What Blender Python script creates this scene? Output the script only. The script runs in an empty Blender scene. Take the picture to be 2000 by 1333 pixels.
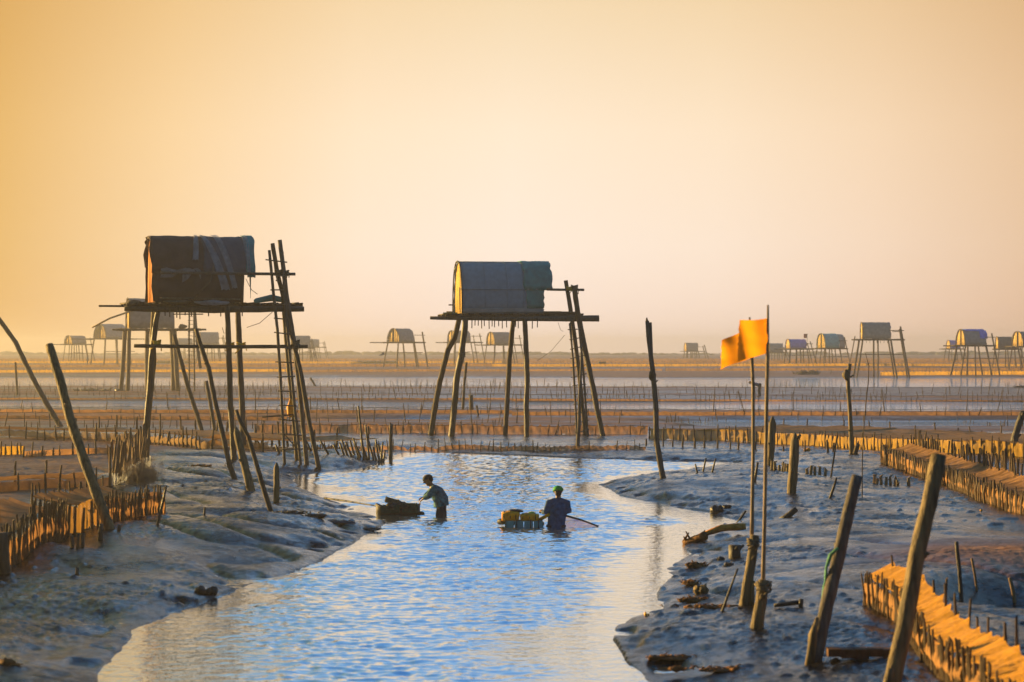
import bpy, math, random
import numpy as np
from mathutils import Vector, Matrix, Euler

random.seed(7)
rng = np.random.default_rng(7)
sc = bpy.context.scene
R = math.radians

# ---------------------------------------------------------------- camera
CAMZ = 3.6          # eye height above the water
F = 5000.0          # focal length in photo pixels (photo 2000 wide)
HY = 682.0          # horizon row in the photo
cd = bpy.data.cameras.new("camera")
cam = bpy.data.objects.new("camera", cd)
sc.collection.objects.link(cam)
cam.location = (0, 0, CAMZ)
cam.rotation_euler = (R(90), 0, 0)
cd.sensor_width = 36
cd.lens = F / 2000 * 36
cd.shift_y = (HY - 666.5) / 2000
cd.clip_end = 6000
cd.dof.use_dof = True
cd.dof.focus_distance = 78
cd.dof.aperture_fstop = 2.8
sc.camera = cam

# ---------------------------------------------------------------- sky
SUN_EL, SUN_AZ = 9.0, 58.0      # azimuth: degrees to the left of straight ahead
w = bpy.data.worlds.new("World")
sc.world = w
w.use_nodes = True
nt = w.node_tree
nt.nodes.clear()
N = nt.nodes.new
L = nt.links.new
out = N("ShaderNodeOutputWorld")
bg = N("ShaderNodeBackground")
L(bg.outputs[0], out.inputs[0])
tc = N("ShaderNodeTexCoord")
sx = N("ShaderNodeSeparateXYZ")
L(tc.outputs["Generated"], sx.inputs[0])


def ramp(stops, src, lo, hi):
    m = N("ShaderNodeMapRange")
    m.inputs[1].default_value = lo
    m.inputs[2].default_value = hi
    L(src, m.inputs[0])
    r = N("ShaderNodeValToRGB")
    L(m.outputs[0], r.inputs[0])
    e = r.color_ramp.elements
    for i, (p, c) in enumerate(stops):
        el = e[i] if i < 2 else e.new((p - lo) / (hi - lo))
        el.position = (p - lo) / (hi - lo)
        el.color = (*c, 1)
    return r.outputs[0]


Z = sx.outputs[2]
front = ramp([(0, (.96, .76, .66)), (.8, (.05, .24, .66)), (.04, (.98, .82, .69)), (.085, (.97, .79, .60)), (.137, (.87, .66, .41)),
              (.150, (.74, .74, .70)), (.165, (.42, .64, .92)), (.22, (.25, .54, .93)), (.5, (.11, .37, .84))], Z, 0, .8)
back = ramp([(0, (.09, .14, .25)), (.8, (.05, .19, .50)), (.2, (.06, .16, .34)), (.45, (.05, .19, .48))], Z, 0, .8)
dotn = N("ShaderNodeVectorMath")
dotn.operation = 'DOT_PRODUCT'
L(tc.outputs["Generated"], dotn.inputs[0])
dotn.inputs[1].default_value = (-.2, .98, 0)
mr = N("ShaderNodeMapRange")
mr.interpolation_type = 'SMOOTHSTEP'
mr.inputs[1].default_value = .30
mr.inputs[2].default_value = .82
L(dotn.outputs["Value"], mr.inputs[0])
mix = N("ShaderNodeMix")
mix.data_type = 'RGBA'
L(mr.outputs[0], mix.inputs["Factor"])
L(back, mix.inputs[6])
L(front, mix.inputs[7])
tint = ramp([(-.2, (.76, .54, .21)), (.2, (.80, .66, .52)), (-.13, (.93, .79, .56)), (-.06, (1, .96, .90)), (0, (1, 1, 1)), (.08, (.98, .95, .91)), (.14, (.92, .83, .74))], sx.outputs[0], -.2, .2)
mul = N("ShaderNodeMix")
mul.data_type = 'RGBA'
mul.blend_type = 'MULTIPLY'
mul.inputs["Factor"].default_value = 1
L(mix.outputs[2], mul.inputs[6])
L(tint, mul.inputs[7])
sky = N("ShaderNodeTexSky")
sky.sky_type = 'NISHITA'
sky.sun_disc = False
sky.sun_elevation = R(SUN_EL)
sky.sun_rotation = R(-SUN_AZ)
sky.dust_density = 3
skm = N("ShaderNodeMix")
skm.data_type = 'RGBA'
skm.blend_type = 'ADD'
skm.inputs["Factor"].default_value = .006
L(mul.outputs[2], skm.inputs[6])
L(sky.outputs[0], skm.inputs[7])
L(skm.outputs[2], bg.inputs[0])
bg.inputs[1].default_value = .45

# ---------------------------------------------------------------- sun
sd_ = bpy.data.lights.new("sun", 'SUN')
sun = bpy.data.objects.new("sun", sd_)
sc.collection.objects.link(sun)
sd_.energy = 5.0
sd_.angle = R(.5)
sd_.color = (1.0, .64, .21)
S = Vector((-math.sin(R(SUN_AZ)) * math.cos(R(SUN_EL)), math.cos(R(SUN_AZ)) * math.cos(R(SUN_EL)), math.sin(R(SUN_EL))))
sun.rotation_euler = (-S).to_track_quat('-Z', 'Y').to_euler()

sc.view_settings.view_transform = 'Standard'
sc.view_settings.look = 'None'
sc.view_settings.exposure = 1.22
sc.view_settings.gamma = 1
sc.cycles.use_denoising = True
sc.cycles.max_bounces = 6
sc.cycles.transparent_max_bounces = 12
sc.cycles.volume_bounces = 0


# ---------------------------------------------------------------- materials
MATS = {}


def mat(name, col, rough=.8, var=.35, scale=6.0, bump=.3, bscale=None, stretch=(1, 1, 1), spec=.3, col2=None, trans=0.0, clear=0.0, bdist=.02):
    """procedural principled: two tones broken up by noise, bump; trans = light passing through; clear = holes of a net"""
    if name in MATS:
        return MATS[name]
    m = bpy.data.materials.new(name)
    m.use_nodes = True
    t = m.node_tree
    t.nodes.clear()
    n = t.nodes.new
    l = t.links.new
    o = n("ShaderNodeOutputMaterial")
    p = n("ShaderNodeBsdfPrincipled")
    tcn = n("ShaderNodeTexCoord")
    mp = n("ShaderNodeMapping")
    mp.inputs["Scale"].default_value = stretch
    l(tcn.outputs["Object"], mp.inputs[0])
    nz = n("ShaderNodeTexNoise")
    nz.inputs["Scale"].default_value = scale
    nz.inputs["Detail"].default_value = 5
    l(mp.outputs[0], nz.inputs["Vector"])
    cr = n("ShaderNodeValToRGB")
    cr.color_ramp.elements[0].position = .3
    cr.color_ramp.elements[1].position = .7
    a = [c * (1 - var) for c in col]
    b = [min(1, c * (1 + var)) for c in (col2 or col)]
    cr.color_ramp.elements[0].color = (*a, 1)
    cr.color_ramp.elements[1].color = (*b, 1)
    l(nz.outputs[0], cr.inputs[0])
    l(cr.outputs[0], p.inputs["Base Color"])
    p.inputs["Roughness"].default_value = rough
    p.inputs["Specular IOR Level"].default_value = spec
    if bump:
        nb = n("ShaderNodeTexNoise")
        nb.inputs["Scale"].default_value = bscale or scale * 3
        nb.inputs["Detail"].default_value = 4
        l(mp.outputs[0], nb.inputs["Vector"])
        bp = n("ShaderNodeBump")
        bp.inputs["Strength"].default_value = bump
        bp.inputs["Distance"].default_value = bdist
        l(nb.outputs[0], bp.inputs["Height"])
        l(bp.outputs[0], p.inputs["Normal"])
    sh = p.outputs[0]
    if trans:
        tr = n("ShaderNodeBsdfTranslucent")
        l(cr.outputs[0], tr.inputs[0])
        mx = n("ShaderNodeMixShader")
        mx.inputs[0].default_value = trans
        l(sh, mx.inputs[1])
        l(tr.outputs[0], mx.inputs[2])
        sh = mx.outputs[0]
    if clear:
        tp = n("ShaderNodeBsdfTransparent")
        n2 = n("ShaderNodeTexNoise")
        n2.inputs["Scale"].default_value = 2.5
        n2.inputs["Detail"].default_value = 3
        l(tcn.outputs["Object"], n2.inputs["Vector"])
        mm = n("ShaderNodeMapRange")
        mm.inputs[1].default_value = .3
        mm.inputs[2].default_value = .7
        mm.inputs[3].default_value = clear * .6
        mm.inputs[4].default_value = min(1, clear * 1.4)
        l(n2.outputs[0], mm.inputs[0])
        mx = n("ShaderNodeMixShader")
        l(mm.outputs[0], mx.inputs[0])
        l(sh, mx.inputs[1])
        l(tp.outputs[0], mx.inputs[2])
        sh = mx.outputs[0]
    l(sh, o.inputs[0])
    MATS[name] = m
    return m


ZS = (3, 3, .35)
wood = mat("weathered_wood", (.085, .062, .043), .75, .5, 8, .8, 22, ZS)
wood_d = mat("dark_wet_wood", (.055, .043, .032), .55, .5, 8, .8, 22, ZS, spec=.4)
wood_g = mat("grey_wood", (.115, .098, .085), .8, .45, 8, .8, 22, ZS)
wood_m = mat("mossy_wood", (.12, .09, .05), .7, .5, 6, .9, 20, ZS, col2=(.20, .14, .065))
bamboo = mat("bamboo", (.30, .20, .10), .6, .4, 6, .4, 18, ZS)
stake_m = mat("stake_wood", (.10, .065, .038), .75, .5, 6, .5, 18, ZS)
stake_l = mat("pale_stake_wood", (.24, .14, .065), .7, .5, 5, .5, 18, ZS)
thatch = mat("grey_palm_sheet", (.30, .38, .44), .8, .14, 5, .5, 30, (1, 1, 1))
thatch_far = mat("far_palm_sheet", (.30, .29, .30), .85, .2, 3, .3, 12)
tarp_teal = mat("teal_tarp", (.06, .31, .30), .6, .25, 4, .3, 12)
tarp_dark = mat("dark_tarred_sheet", (.075, .048, .052), .75, .35, 3, .5, 12)
tarp_slate = mat("slate_tarp", (.085, .10, .135), .7, .25, 3, .4, 12)
tarp_blue = mat("blue_tarp", (.07, .18, .9), .55, .2, 3, .2)
tarp_violet = mat("violet_tarp", (.30, .27, .78), .6, .2, 3, .2)
tarp_aqua = mat("aqua_tarp", (.14, .60, .58), .6, .2, 3, .2)
tarp_pale = mat("pale_tarp", (.40, .38, .36), .6, .2, 3, .2)
straw = mat("straw_gable", (.62, .40, .09), .8, .25, 7, .5, 25, (6, 6, .5))
straw_far = mat("far_straw_gable", (.56, .38, .12), .8, .2, 4, .3)
rope_m = mat("rope", (.16, .13, .09), .9, .3, 20, .4)
rope_y = mat("yellow_tie", (.65, .42, .03), .7, .2, 20, .2)
rope_gn = mat("green_rope", (.08, .34, .16), .7, .3, 20, .3)
net_or = mat("orange_net", (.90, .41, .03), .7, .18, 9, .5, 26, trans=.35, clear=.04, bdist=.03)
net_br = mat("brown_net", (.46, .24, .09), .8, .3, 5, .4, 22, trans=.35, clear=.12)
net_ye = mat("yellow_net", (.66, .38, .03), .75, .25, 1.2, .3, 9, trans=.5, clear=.10)
net_am = mat("amber_net", (.42, .22, .04), .75, .3, 1.2, .3, 9, trans=.45, clear=.30)
net_gy = mat("grey_net", (.52, .55, .60), .8, .25, 9, .3, 20, trans=.3, clear=.40)
net_pk = mat("pink_net", (.50, .28, .28), .8, .25, 9, .3, 20, trans=.3, clear=.45)
flag_m = mat("amber_flag", (.97, .35, .010), .7, .08, 3, .25, 25, trans=.68, bdist=.01)
skin = mat("tanned_skin", (.26, .12, .07), .55, .15, 9, .1)
hair = mat("black_hair", (.015, .012, .012), .6, .2, 20, .2)
cl_teal = mat("teal_shirt", (.018, .10, .15), .85, .6, 14, .8, 22, col2=(.05, .16, .19))
cl_navy = mat("navy_jacket", (.03, .085, .19), .85, .4, 12, .8, 20)
cl_dark = mat("dark_trousers", (.014, .02, .04), .8, .3, 8, .4, 30)
cap_dk = mat("dark_cap", (.02, .028, .035), .8, .3, 12, .3)
cap_gn = mat("green_cap", (.02, .36, .04), .7, .2, 12, .2)
crate_g = mat("green_crate", (.02, .06, .045), .6, .35, 8, .3)
crate_t = mat("tan_basket", (.16, .12, .07), .8, .35, 9, .5)
hull_dk = mat("dark_hull", (.03, .028, .03), .6, .3, 6, .4)
sack_y = mat("yellow_sack", (.92, .33, .012), .7, .35, 9, .5, 25)
foam_t = mat("teal_foam", (.12, .30, .33), .7, .2, 6, .3)
rubber = mat("black_rubber", (.02, .02, .022), .6, .2, 8, .2)
clod_m = mat("wet_mud_clod", (.045, .036, .032), .4, .4, 5, .8, 16, spec=.4)
clod_r = mat("rusty_seaweed", (.17, .075, .025), .8, .5, 6, .9, 20)
red_m = mat("red_cloth", (.6, .05, .03), .7, .1, 5, .1)
tree_m = mat("far_scrub", (.055, .06, .04), .9, .4, .3, 0)


# ---------------------------------------------------------------- noise + terrain
def _hash(ix, iy, s):
    h = (ix.astype(np.int64) * 374761393 + iy.astype(np.int64) * 668265263 + s * 974711) & 0xffffffff
    h = ((h ^ (h >> 13)) * 1274126177) & 0xffffffff
    h = h ^ (h >> 16)
    return (h & 0xffff) / 65535.0


def vnoise(x, y, s=0):
    ix = np.floor(x)
    iy = np.floor(y)
    fx = x - ix
    fy = y - iy
    fx = fx * fx * fx * (fx * (fx * 6 - 15) + 10)
    fy = fy * fy * fy * (fy * (fy * 6 - 15) + 10)
    a = _hash(ix, iy, s)
    b = _hash(ix + 1, iy, s)
    c = _hash(ix, iy + 1, s)
    d = _hash(ix + 1, iy + 1, s)
    return (a * (1 - fx) + b * fx) * (1 - fy) + (c * (1 - fx) + d * fx) * fy * 1.0 - .5


def fbm(x, y, s=0, o=3):
    t = 0
    a = 1
    for i in range(o):
        t = t + a * vnoise(x, y, s + i * 17)
        x = x * 2.03 + 3.1
        y = y * 2.03 + 1.7
        a *= .5
    return t


def sstep(a, b, x):
    t = np.clip((x - a) / (b - a), 0, 1)
    return t * t * (3 - 2 * t)


# outline of the creek, traced on the water plane
SHORE_PX = [(120, 1420), (190, 1333), (215, 1285), (262, 1240), (335, 1195), (420, 1166), (530, 1130), (620, 1100), (690, 1062), (735, 1036), (752, 1016), (715, 1002),
            (690, 992), (640, 975), (598, 958), (572, 940), (575, 929), (640, 921), (715, 911), (745, 902), (760, 890), (800, 884), (900, 885), (1000, 889), (1100, 894), (1200, 897), (1300, 901),
            (1400, 901), (1452, 904), (1380, 914), (1300, 922), (1225, 933), (1173, 947), (1215, 969), (1273, 982), (1325, 992), (1390, 1002), (1440, 1019), (1364, 1050),
            (1330, 1068), (1348, 1082), (1298, 1110), (1309, 1124), (1278, 1160), (1292, 1190), (1255, 1203), (1212, 1223), (1203, 1248), (1226, 1296),
            (1246, 1318), (1280, 1345), (1360, 1420), (1500, 1700), (1500, 2500), (-900, 2500), (-300, 1700)]
SHORE = np.array([((px - 1000) / F * (F * CAMZ / (py - HY)), F * CAMZ / (py - HY)) for px, py in SHORE_PX])


def shore_dist(x, y):
    """signed: >0 on land, <0 in the creek"""
    x = np.asarray(x, float)
    y = np.asarray(y, float)
    best = np.full(x.shape, 1e9)
    inside = np.zeros(x.shape, bool)
    n = len(SHORE)
    for i in range(n):
        ax, ay = SHORE[i]
        bx, by = SHORE[(i + 1) % n]
        ex, ey = bx - ax, by - ay
        t = np.clip(((x - ax) * ex + (y - ay) * ey) / (ex * ex + ey * ey), 0, 1)
        q = (x - ax - t * ex) ** 2 + (y - ay - t * ey) ** 2
        best = np.minimum(best, q)
        c = (ay > y) != (by > y)
        with np.errstate(divide='ignore', invalid='ignore'):
            xi = ex * (y - ay) / (ey if ey else 1e-9) + ax
        inside ^= c & (x < xi)
    d = np.sqrt(best)
    return np.where(inside, -d, d)


def gauss(x, y, cx, cy, rx, ry):
    return np.exp(-(((x - cx) / rx) ** 2 + ((y - cy) / ry) ** 2))


def strips(x, y):
    """0..1 how deep in one of the flooded strips of the flats"""
    wv = fbm(x / 22, y / 30, 71, 3) * 7 + x * .03
    yy = y + wv
    u = x / np.maximum(y, 1)
    a = sstep(146, 150, yy) * (1 - sstep(170, 176, yy))
    b = sstep(236, 243, yy) * (1 - sstep(318, 328, yy))
    yy2 = y + fbm(x / 9, y / 12, 77, 3) * 2.5
    c = sstep(114, 116.5, yy2) * (1 - sstep(127, 131, yy2)) * sstep(.05, .085, u + fbm(x / 6, y / 4, 5, 2) * .02)
    e = sstep(124, 126, yy2) * (1 - sstep(130, 133, yy2)) * sstep(-.11, -.09, u) * (1 - sstep(-.03, .0, u))
    return np.maximum(np.maximum(a, b), np.maximum(c, e))


def height(x, y, fine=True):
    x = np.asarray(x, float)
    y = np.asarray(y, float)
    sd = np.where(y < 135, shore_dist(x, y), 40.0)
    sdn = sd + (fbm(x / .9, y / 1.3, 11, 3) * .55 + fbm(x / 3, y / 4, 12, 2) * .5) * np.clip(np.abs(sd) * 1.5, .15, 1)
    hb = np.where(x < -1, .42, .34) * (1 + .5 * fbm(x / 5, y / 7, 3, 2))
    hb = np.where(y > 84, .16 + (hb - .16) * (1 - sstep(84, 92, y)), hb)
    land = .015 + hb * (1 - np.exp(-np.maximum(sdn, 0) / np.where(y > 84, 3.5, 1.5)))
    water = -.85 * (1 - np.exp(np.minimum(sdn, 0) / 1.6))
    z = np.where(sdn > 0, land, water)
    # flats beyond, flooded strips, gentle rise to the far shore
    z = np.where(y > 100, z * (1 - sstep(100, 110, y)) + (.17 + .05 * fbm(x / 11, y / 14, 31, 3)) * sstep(100, 110, y), z)
    z = z - strips(x, y) * .42
    z = z + .85 * sstep(322, 430, y) + sstep(330, 380, y) * .12 * fbm(x / 40, y / 25, 8, 3)
    # bed inside the pens on the right
    z = z - .50 * gauss(x, y, 6.95, 34.6, 1.1, 1.5)
    z = z - .40 * gauss(x, y, 13.2, 66, 1.6, 4)
    z = z + .14 * gauss(x, y, 7.6, 40, 1.5, 2.5)
    if fine:
        lf = np.where(sdn > 0, 1, .3)
        amp = lf * (1 - .75 * sstep(95, 130, y))
        # runnels draining to the creek on the left bank
        run = np.abs(vnoise((x * .8 + y * .35) * 1.1, (y * .8 - x * .3) / 2.6, 91)) * 2
        z = z - np.where(x < -1, .13, .06) * amp * sstep(0, .6, sdn) * (1 - sstep(4, 9, sdn)) * (1 - run) ** 3
        z = z + amp * (.06 * fbm(x / 1.6, y / 2.2, 41, 2) + .010 * fbm(x / .38, y / .5, 42, 2))
        cl = np.maximum(vnoise(x / .16, y / .22, 43), 0)
        cover = sstep(-.2, .3, fbm(x / 1.7, y / 2.6, 47, 2) + np.where(x > 1, .18, -.05))
        z = z + amp * np.maximum(cl - .3, 0) * .22 * cover
        mic = vnoise(x / .085, y / .13, 53) + .9 * vnoise(x / .045, y / .08, 54)
        z = z + amp * mic * .023 * (.15 + .85 * sstep(-.35, .3, fbm(x / 2.3, y / 3.5, 57, 2))) * sstep(.1, .8, sdn)
        # slumped edge
        z = z - .06 * amp * np.exp(-((sdn - .25) / .2) ** 2) * np.maximum(vnoise(x / .35, y / .5, 44), 0) * 4 * np.where(y < 84, 1, 0)
    return z


_DS = np.concatenate([np.geomspace(9, 140, 2600), np.geomspace(140.2, 1450, 1600)])


def ground(px, py):
    """the point of the terrain seen at photo pixel (px, py)"""
    u = (px - 1000) / F
    v = (HY - py) / F
    lo, hi = 9, 1450
    if py > HY + 2:
        g = F * CAMZ / (py - HY)
        lo, hi = g * .55, g * 1.1
    ds = _DS[(_DS >= lo) & (_DS <= hi)]
    zr = CAMZ + v * ds
    h = np.maximum(height(ds * u, ds, False), -9)
    k = np.argmax(zr <= h)
    d = ds[k] if zr[k] <= h[k] else ds[-1]
    return Vector((u * d, d, float(height(np.array([u * d]), np.array([d]))[0])))


def P(px, py, d):
    return Vector(((px - 1000) / F * d, d, CAMZ + (HY - py) / F * d))


def hz(x, y):
    return float(height(np.array([x]), np.array([y]))[0])


def fan(name, u, d, zfun, m, attrs=None):
    U, D = np.meshgrid(u, d)
    X = (U * D).ravel()
    Y = D.ravel()
    Zv = zfun(X, Y)
    nv = len(X)
    nr, ncx = len(d), len(u)
    co = np.empty((nv, 3), np.float32)
    co[:, 0] = X
    co[:, 1] = Y
    co[:, 2] = Zv
    i = np.arange(nr - 1)[:, None] * ncx + np.arange(ncx - 1)[None, :]
    i = i.ravel()
    f = np.stack([i, i + 1, i + 1 + ncx, i + ncx], 1).astype(np.int32)
    me = bpy.data.meshes.new(name)
    me.vertices.add(nv)
    me.vertices.foreach_set("co", co.ravel())
    me.loops.add(f.size)
    me.loops.foreach_set("vertex_index", f.ravel())
    me.polygons.add(len(f))
    me.polygons.foreach_set("loop_start", np.arange(0, f.size, 4, dtype=np.int32))
    me.polygons.foreach_set("use_smooth", np.ones(len(f), bool))
    me.update(calc_edges=True)
    for an, af in (attrs or {}).items():
        a = me.attributes.new(an, 'FLOAT', 'POINT')
        a.data.foreach_set("value", af(X, Y, Zv).astype(np.float32))
    me.materials.append(m)
    o = bpy.data.objects.new(name, me)
    sc.collection.objects.link(o)
    o["kind"] = "structure"
    return o


# mud: dark and glossy where wet, sandy where it has dried
def mud_material():
    m = bpy.data.materials.new("tidal_mud")
    m.use_nodes = True
    t = m.node_tree
    n = t.nodes.new
    l = t.links.new
    p = t.nodes["Principled BSDF"]
    at = n("ShaderNodeAttribute")
    at.attribute_name = "dry"
    tcn = n("ShaderNodeTexCoord")
    nz = n("ShaderNodeTexNoise")
    nz.inputs["Scale"].default_value = 2.2
    nz.inputs["Detail"].default_value = 7
    l(tcn.outputs["Object"], nz.inputs["Vector"])
    wet = n("ShaderNodeValToRGB")
    wet.color_ramp.elements[0].position = .35
    wet.color_ramp.elements[1].position = .68
    wet.color_ramp.elements[0].color = (.004, .005, .008, 1)
    wet.color_ramp.elements[1].color = (.016, .015, .019, 1)
    l(nz.outputs[0], wet.inputs[0])
    dry = n("ShaderNodeValToRGB")
    dry.color_ramp.elements[0].position = .3
    dry.color_ramp.elements[1].position = .7
    dry.color_ramp.elements[0].color = (.17, .082, .045, 1)
    dry.color_ramp.elements[1].color = (.42, .22, .115, 1)
    l(nz.outputs[0], dry.inputs[0])
    mx = n("ShaderNodeMix")
    mx.data_type = 'RGBA'
    l(at.outputs["Fac"], mx.inputs["Factor"])
    l(wet.outputs[0], mx.inputs[6])
    l(dry.outputs[0], mx.inputs[7])
    l(mx.outputs[2], p.inputs["Base Color"])
    n3 = n("ShaderNodeTexNoise")
    n3.inputs["Scale"].default_value = .9
    n3.inputs["Detail"].default_value = 5
    l(tcn.outputs["Object"], n3.inputs["Vector"])
    rr = n("ShaderNodeMapRange")
    rr.inputs[1].default_value = .35
    rr.inputs[2].default_value = .65
    rr.inputs[3].default_value = .06
    rr.inputs[4].default_value = .30
    l(n3.outputs[0], rr.inputs[0])
    rm = n("ShaderNodeMix")
    l(at.outputs["Fac"], rm.inputs[0])
    l(rr.outputs[0], rm.inputs[2])
    rm.inputs[3].default_value = .72
    l(rm.outputs[0], p.inputs["Roughness"])
    p.inputs["IOR"].default_value = 1.5
    mps = n("ShaderNodeMapping")
    mps.inputs["Scale"].default_value = (1.0, .55, 1)
    l(tcn.outputs["Object"], mps.inputs[0])
    fs_ = n("ShaderNodeTexNoise")
    fs_.inputs["Scale"].default_value = 8.0
    fs_.inputs["Detail"].default_value = 8
    fs_.inputs["Roughness"].default_value = .72
    l(mps.outputs[0], fs_.inputs["Vector"])
    fl = n("ShaderNodeTexNoise")
    fl.inputs["Scale"].default_value = .55
    fl.inputs["Detail"].default_value = 4
    l(mps.outputs[0], fl.inputs["Vector"])
    sm = n("ShaderNodeMath")
    sm.operation = 'MULTIPLY_ADD'
    l(fl.outputs[0], sm.inputs[0])
    sm.inputs[1].default_value = .55
    l(fs_.outputs[0], sm.inputs[2])
    sr = n("ShaderNodeMapRange")
    sr.inputs[1].default_value = .71
    sr.inputs[2].default_value = .98
    sr.inputs[3].default_value = .03
    sr.inputs[4].default_value = .50
    l(sm.outputs[0], sr.inputs[0])
    sl = n("ShaderNodeMix")
    l(at.outputs["Fac"], sl.inputs[0])
    l(sr.outputs[0], sl.inputs[2])
    sl.inputs[3].default_value = .12
    l(sl.outputs[0], p.inputs["Specular IOR Level"])
    p.inputs["Specular Tint"].default_value = (.56, .80, 1, 1)
    nb = n("ShaderNodeTexNoise")
    nb.inputs["Scale"].default_value = 16
    nb.inputs["Detail"].default_value = 6
    nb.inputs["Roughness"].default_value = .6
    l(tcn.outputs["Object"], nb.inputs["Vector"])
    bp = n("ShaderNodeBump")
    bp.inputs["Strength"].default_value = .6
    bp.inputs["Distance"].default_value = .025
    l(nb.outputs[0], bp.inputs["Height"])
    l(bp.outputs[0], p.inputs["Normal"])
    return m


def dry_attr(x, y, z):
    far = sstep(103, 112, y)
    patch = sstep(-.25, .3, fbm(x / 45, y / 4.5, 61, 3))
    d = far * (.28 + .55 * patch)
    d = np.maximum(d, sstep(325, 350, y) * (.45 + .4 * sstep(-.2, .25, fbm(x / 90, y / 14, 66, 3))))
    d = np.maximum(d, sstep(118, 124, y) * (1 - sstep(140, 147, y)) * sstep(-.02, -.07, x / np.maximum(y, 1)))
    d = d * (1 - sstep(.2, .7, strips(x, y)))
    d = np.maximum(d, .9 * gauss(x, y, 7.9, 40.5, 1.9, 3.0))
    # the pens on the left: silty brown
    d = np.maximum(d, .55 * sstep(.0, 1.5, -x - 9.2 - (y - 48) * .03) * sstep(46, 52, y) * (1 - sstep(96, 104, y)))
    return np.clip(d, 0, 1)


u_in = np.arange(-.245, .2451, .00075)
u_out = np.geomspace(.25, .62, 16)
uu = np.concatenate([-u_out[::-1], u_in, u_out])
dd = np.concatenate([np.linspace(5, 19, 24), np.exp(np.arange(math.log(19.5), math.log(90), .0021)), np.exp(np.arange(math.log(90.2), math.log(140), .0042)), np.exp(np.arange(math.log(140.6), math.log(1500), .009)), [1500.0]])
fan("ground", uu, dd, lambda x, y: height(x, y), mud_material(), {"dry": dry_attr})


# ---------------------------------------------------------------- water
def water_material():
    m = bpy.data.materials.new("creek_water")
    m.use_nodes = True
    t = m.node_tree
    n = t.nodes.new
    l = t.links.new
    p = t.nodes["Principled BSDF"]
    p.inputs["Base Color"].default_value = (.54, .60, .65, 1)
    p.inputs["Roughness"].default_value = .05
    p.inputs["Metallic"].default_value = .9
    p.inputs["IOR"].default_value = 1.6
    at = n("ShaderNodeAttribute")
    at.attribute_name = "ripple"
    tcn = n("ShaderNodeTexCoord")
    mp = n("ShaderNodeMapping")
    mp.inputs["Scale"].default_value = (1.0, .8, 1)
    l(tcn.outputs["Object"], mp.inputs[0])
    a = n("ShaderNodeTexNoise")
    a.inputs["Scale"].default_value = 5.0
    a.inputs["Detail"].default_value = 4
    a.inputs["Distortion"].default_value = .4
    l(mp.outputs[0], a.inputs["Vector"])
    b = n("ShaderNodeTexNoise")
    b.inputs["Scale"].default_value = 15
    b.inputs["Detail"].default_value = 2
    l(mp.outputs[0], b.inputs["Vector"])
    ad = n("ShaderNodeMath")
    ad.operation = 'MULTIPLY_ADD'
    l(b.outputs[0], ad.inputs[0])
    ad.inputs[1].default_value = .25
    l(a.outputs[0], ad.inputs[2])
    bp = n("ShaderNodeBump")
    bp.inputs["Strength"].default_value = 1.0
    dm = n("ShaderNodeMath")
    dm.operation = 'MULTIPLY'
    l(at.outputs["Fac"], dm.inputs[0])
    dm.inputs[1].default_value = .5
    l(dm.outputs[0], bp.inputs["Distance"])
    l(ad.outputs[0], bp.inputs["Height"])
    l(bp.outputs[0], p.inputs["Normal"])
    return m


def ripple_attr(x, y, z):
    sd = -shore_dist(x, np.minimum(y, 134))
    lee = .5 + .7 * sstep(-1, 3, x) * (y < 60) + .7 * (1 - sstep(29, 37, y)) + .25 * vnoise(x / 2, y / 3, 5)
    r = sstep(lee * .4, lee * 1.7, sd + 1.1 * fbm(x / 3.5, y / 1.6, 21, 3))
    streak = sstep(-.15, .25, fbm(x / 9, y / 1.3, 22, 2) + .22 * sstep(25, 60, y))
    r = r * (.75 + .25 * streak)
    r = np.where(y > 95, .30 + .2 * fbm(x / 20, y / 3, 23, 2), r)
    return np.clip(r, .035, 1)


def wave_z(x, y):
    """wind ripples, real relief: short crests lying across the channel, calm in the lee of the banks"""
    near = (y > 20) & (y < 100)
    z = np.zeros_like(x)
    xn, yn = x[near], y[near]
    am = ripple_attr(xn, yn, None)
    wx = xn + .25 * vnoise(xn / .9, yn / .7, 104)
    h = .0058 * vnoise(wx / .17, yn / .11, 101) + .0040 * vnoise(wx / .09 + yn * .3, yn / .07, 102) + .0045 * vnoise(xn / .45, yn / .24, 103) + .003 * vnoise(xn / 1.6, yn / .9, 105)
    z[near] = 4.3 * h * am
    return z


def water_mesh():
    u = np.concatenate([-u_out[::-1], np.arange(-.245, -.175, .004), np.arange(-.175, .12, .0012), np.arange(.12, .2451, .004), u_out])
    dd_ = np.concatenate([np.linspace(5, 21.5, 18), np.arange(22, 60, .045), np.arange(60, 96, .07), np.exp(np.arange(math.log(96.5), math.log(345), .01))])
    o = fan("water", u, dd_, wave_z, water_material(), {"ripple": lambda x, y, z: np.where(y > 97, .55 + .8 * vnoise(x / 20, y / 4, 23), .02)})
    return o


water_mesh()


# ---------------------------------------------------------------- mesh kit
def link(o, parent=None):
    sc.collection.objects.link(o)
    if parent is not None:
        o.parent = parent
    return o


def tag(o, label=None, cat=None, group=None, kind=None):
    if label:
        o["label"] = label
    if cat:
        o["category"] = cat
    if group:
        o["group"] = group
    if kind:
        o["kind"] = kind
    return o


def thing(name, loc, label, cat, group=None):
    o = bpy.data.objects.new(name, None)
    o.empty_display_size = .2
    o.location = loc
    link(o)
    return tag(o, label, cat, group)


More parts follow.
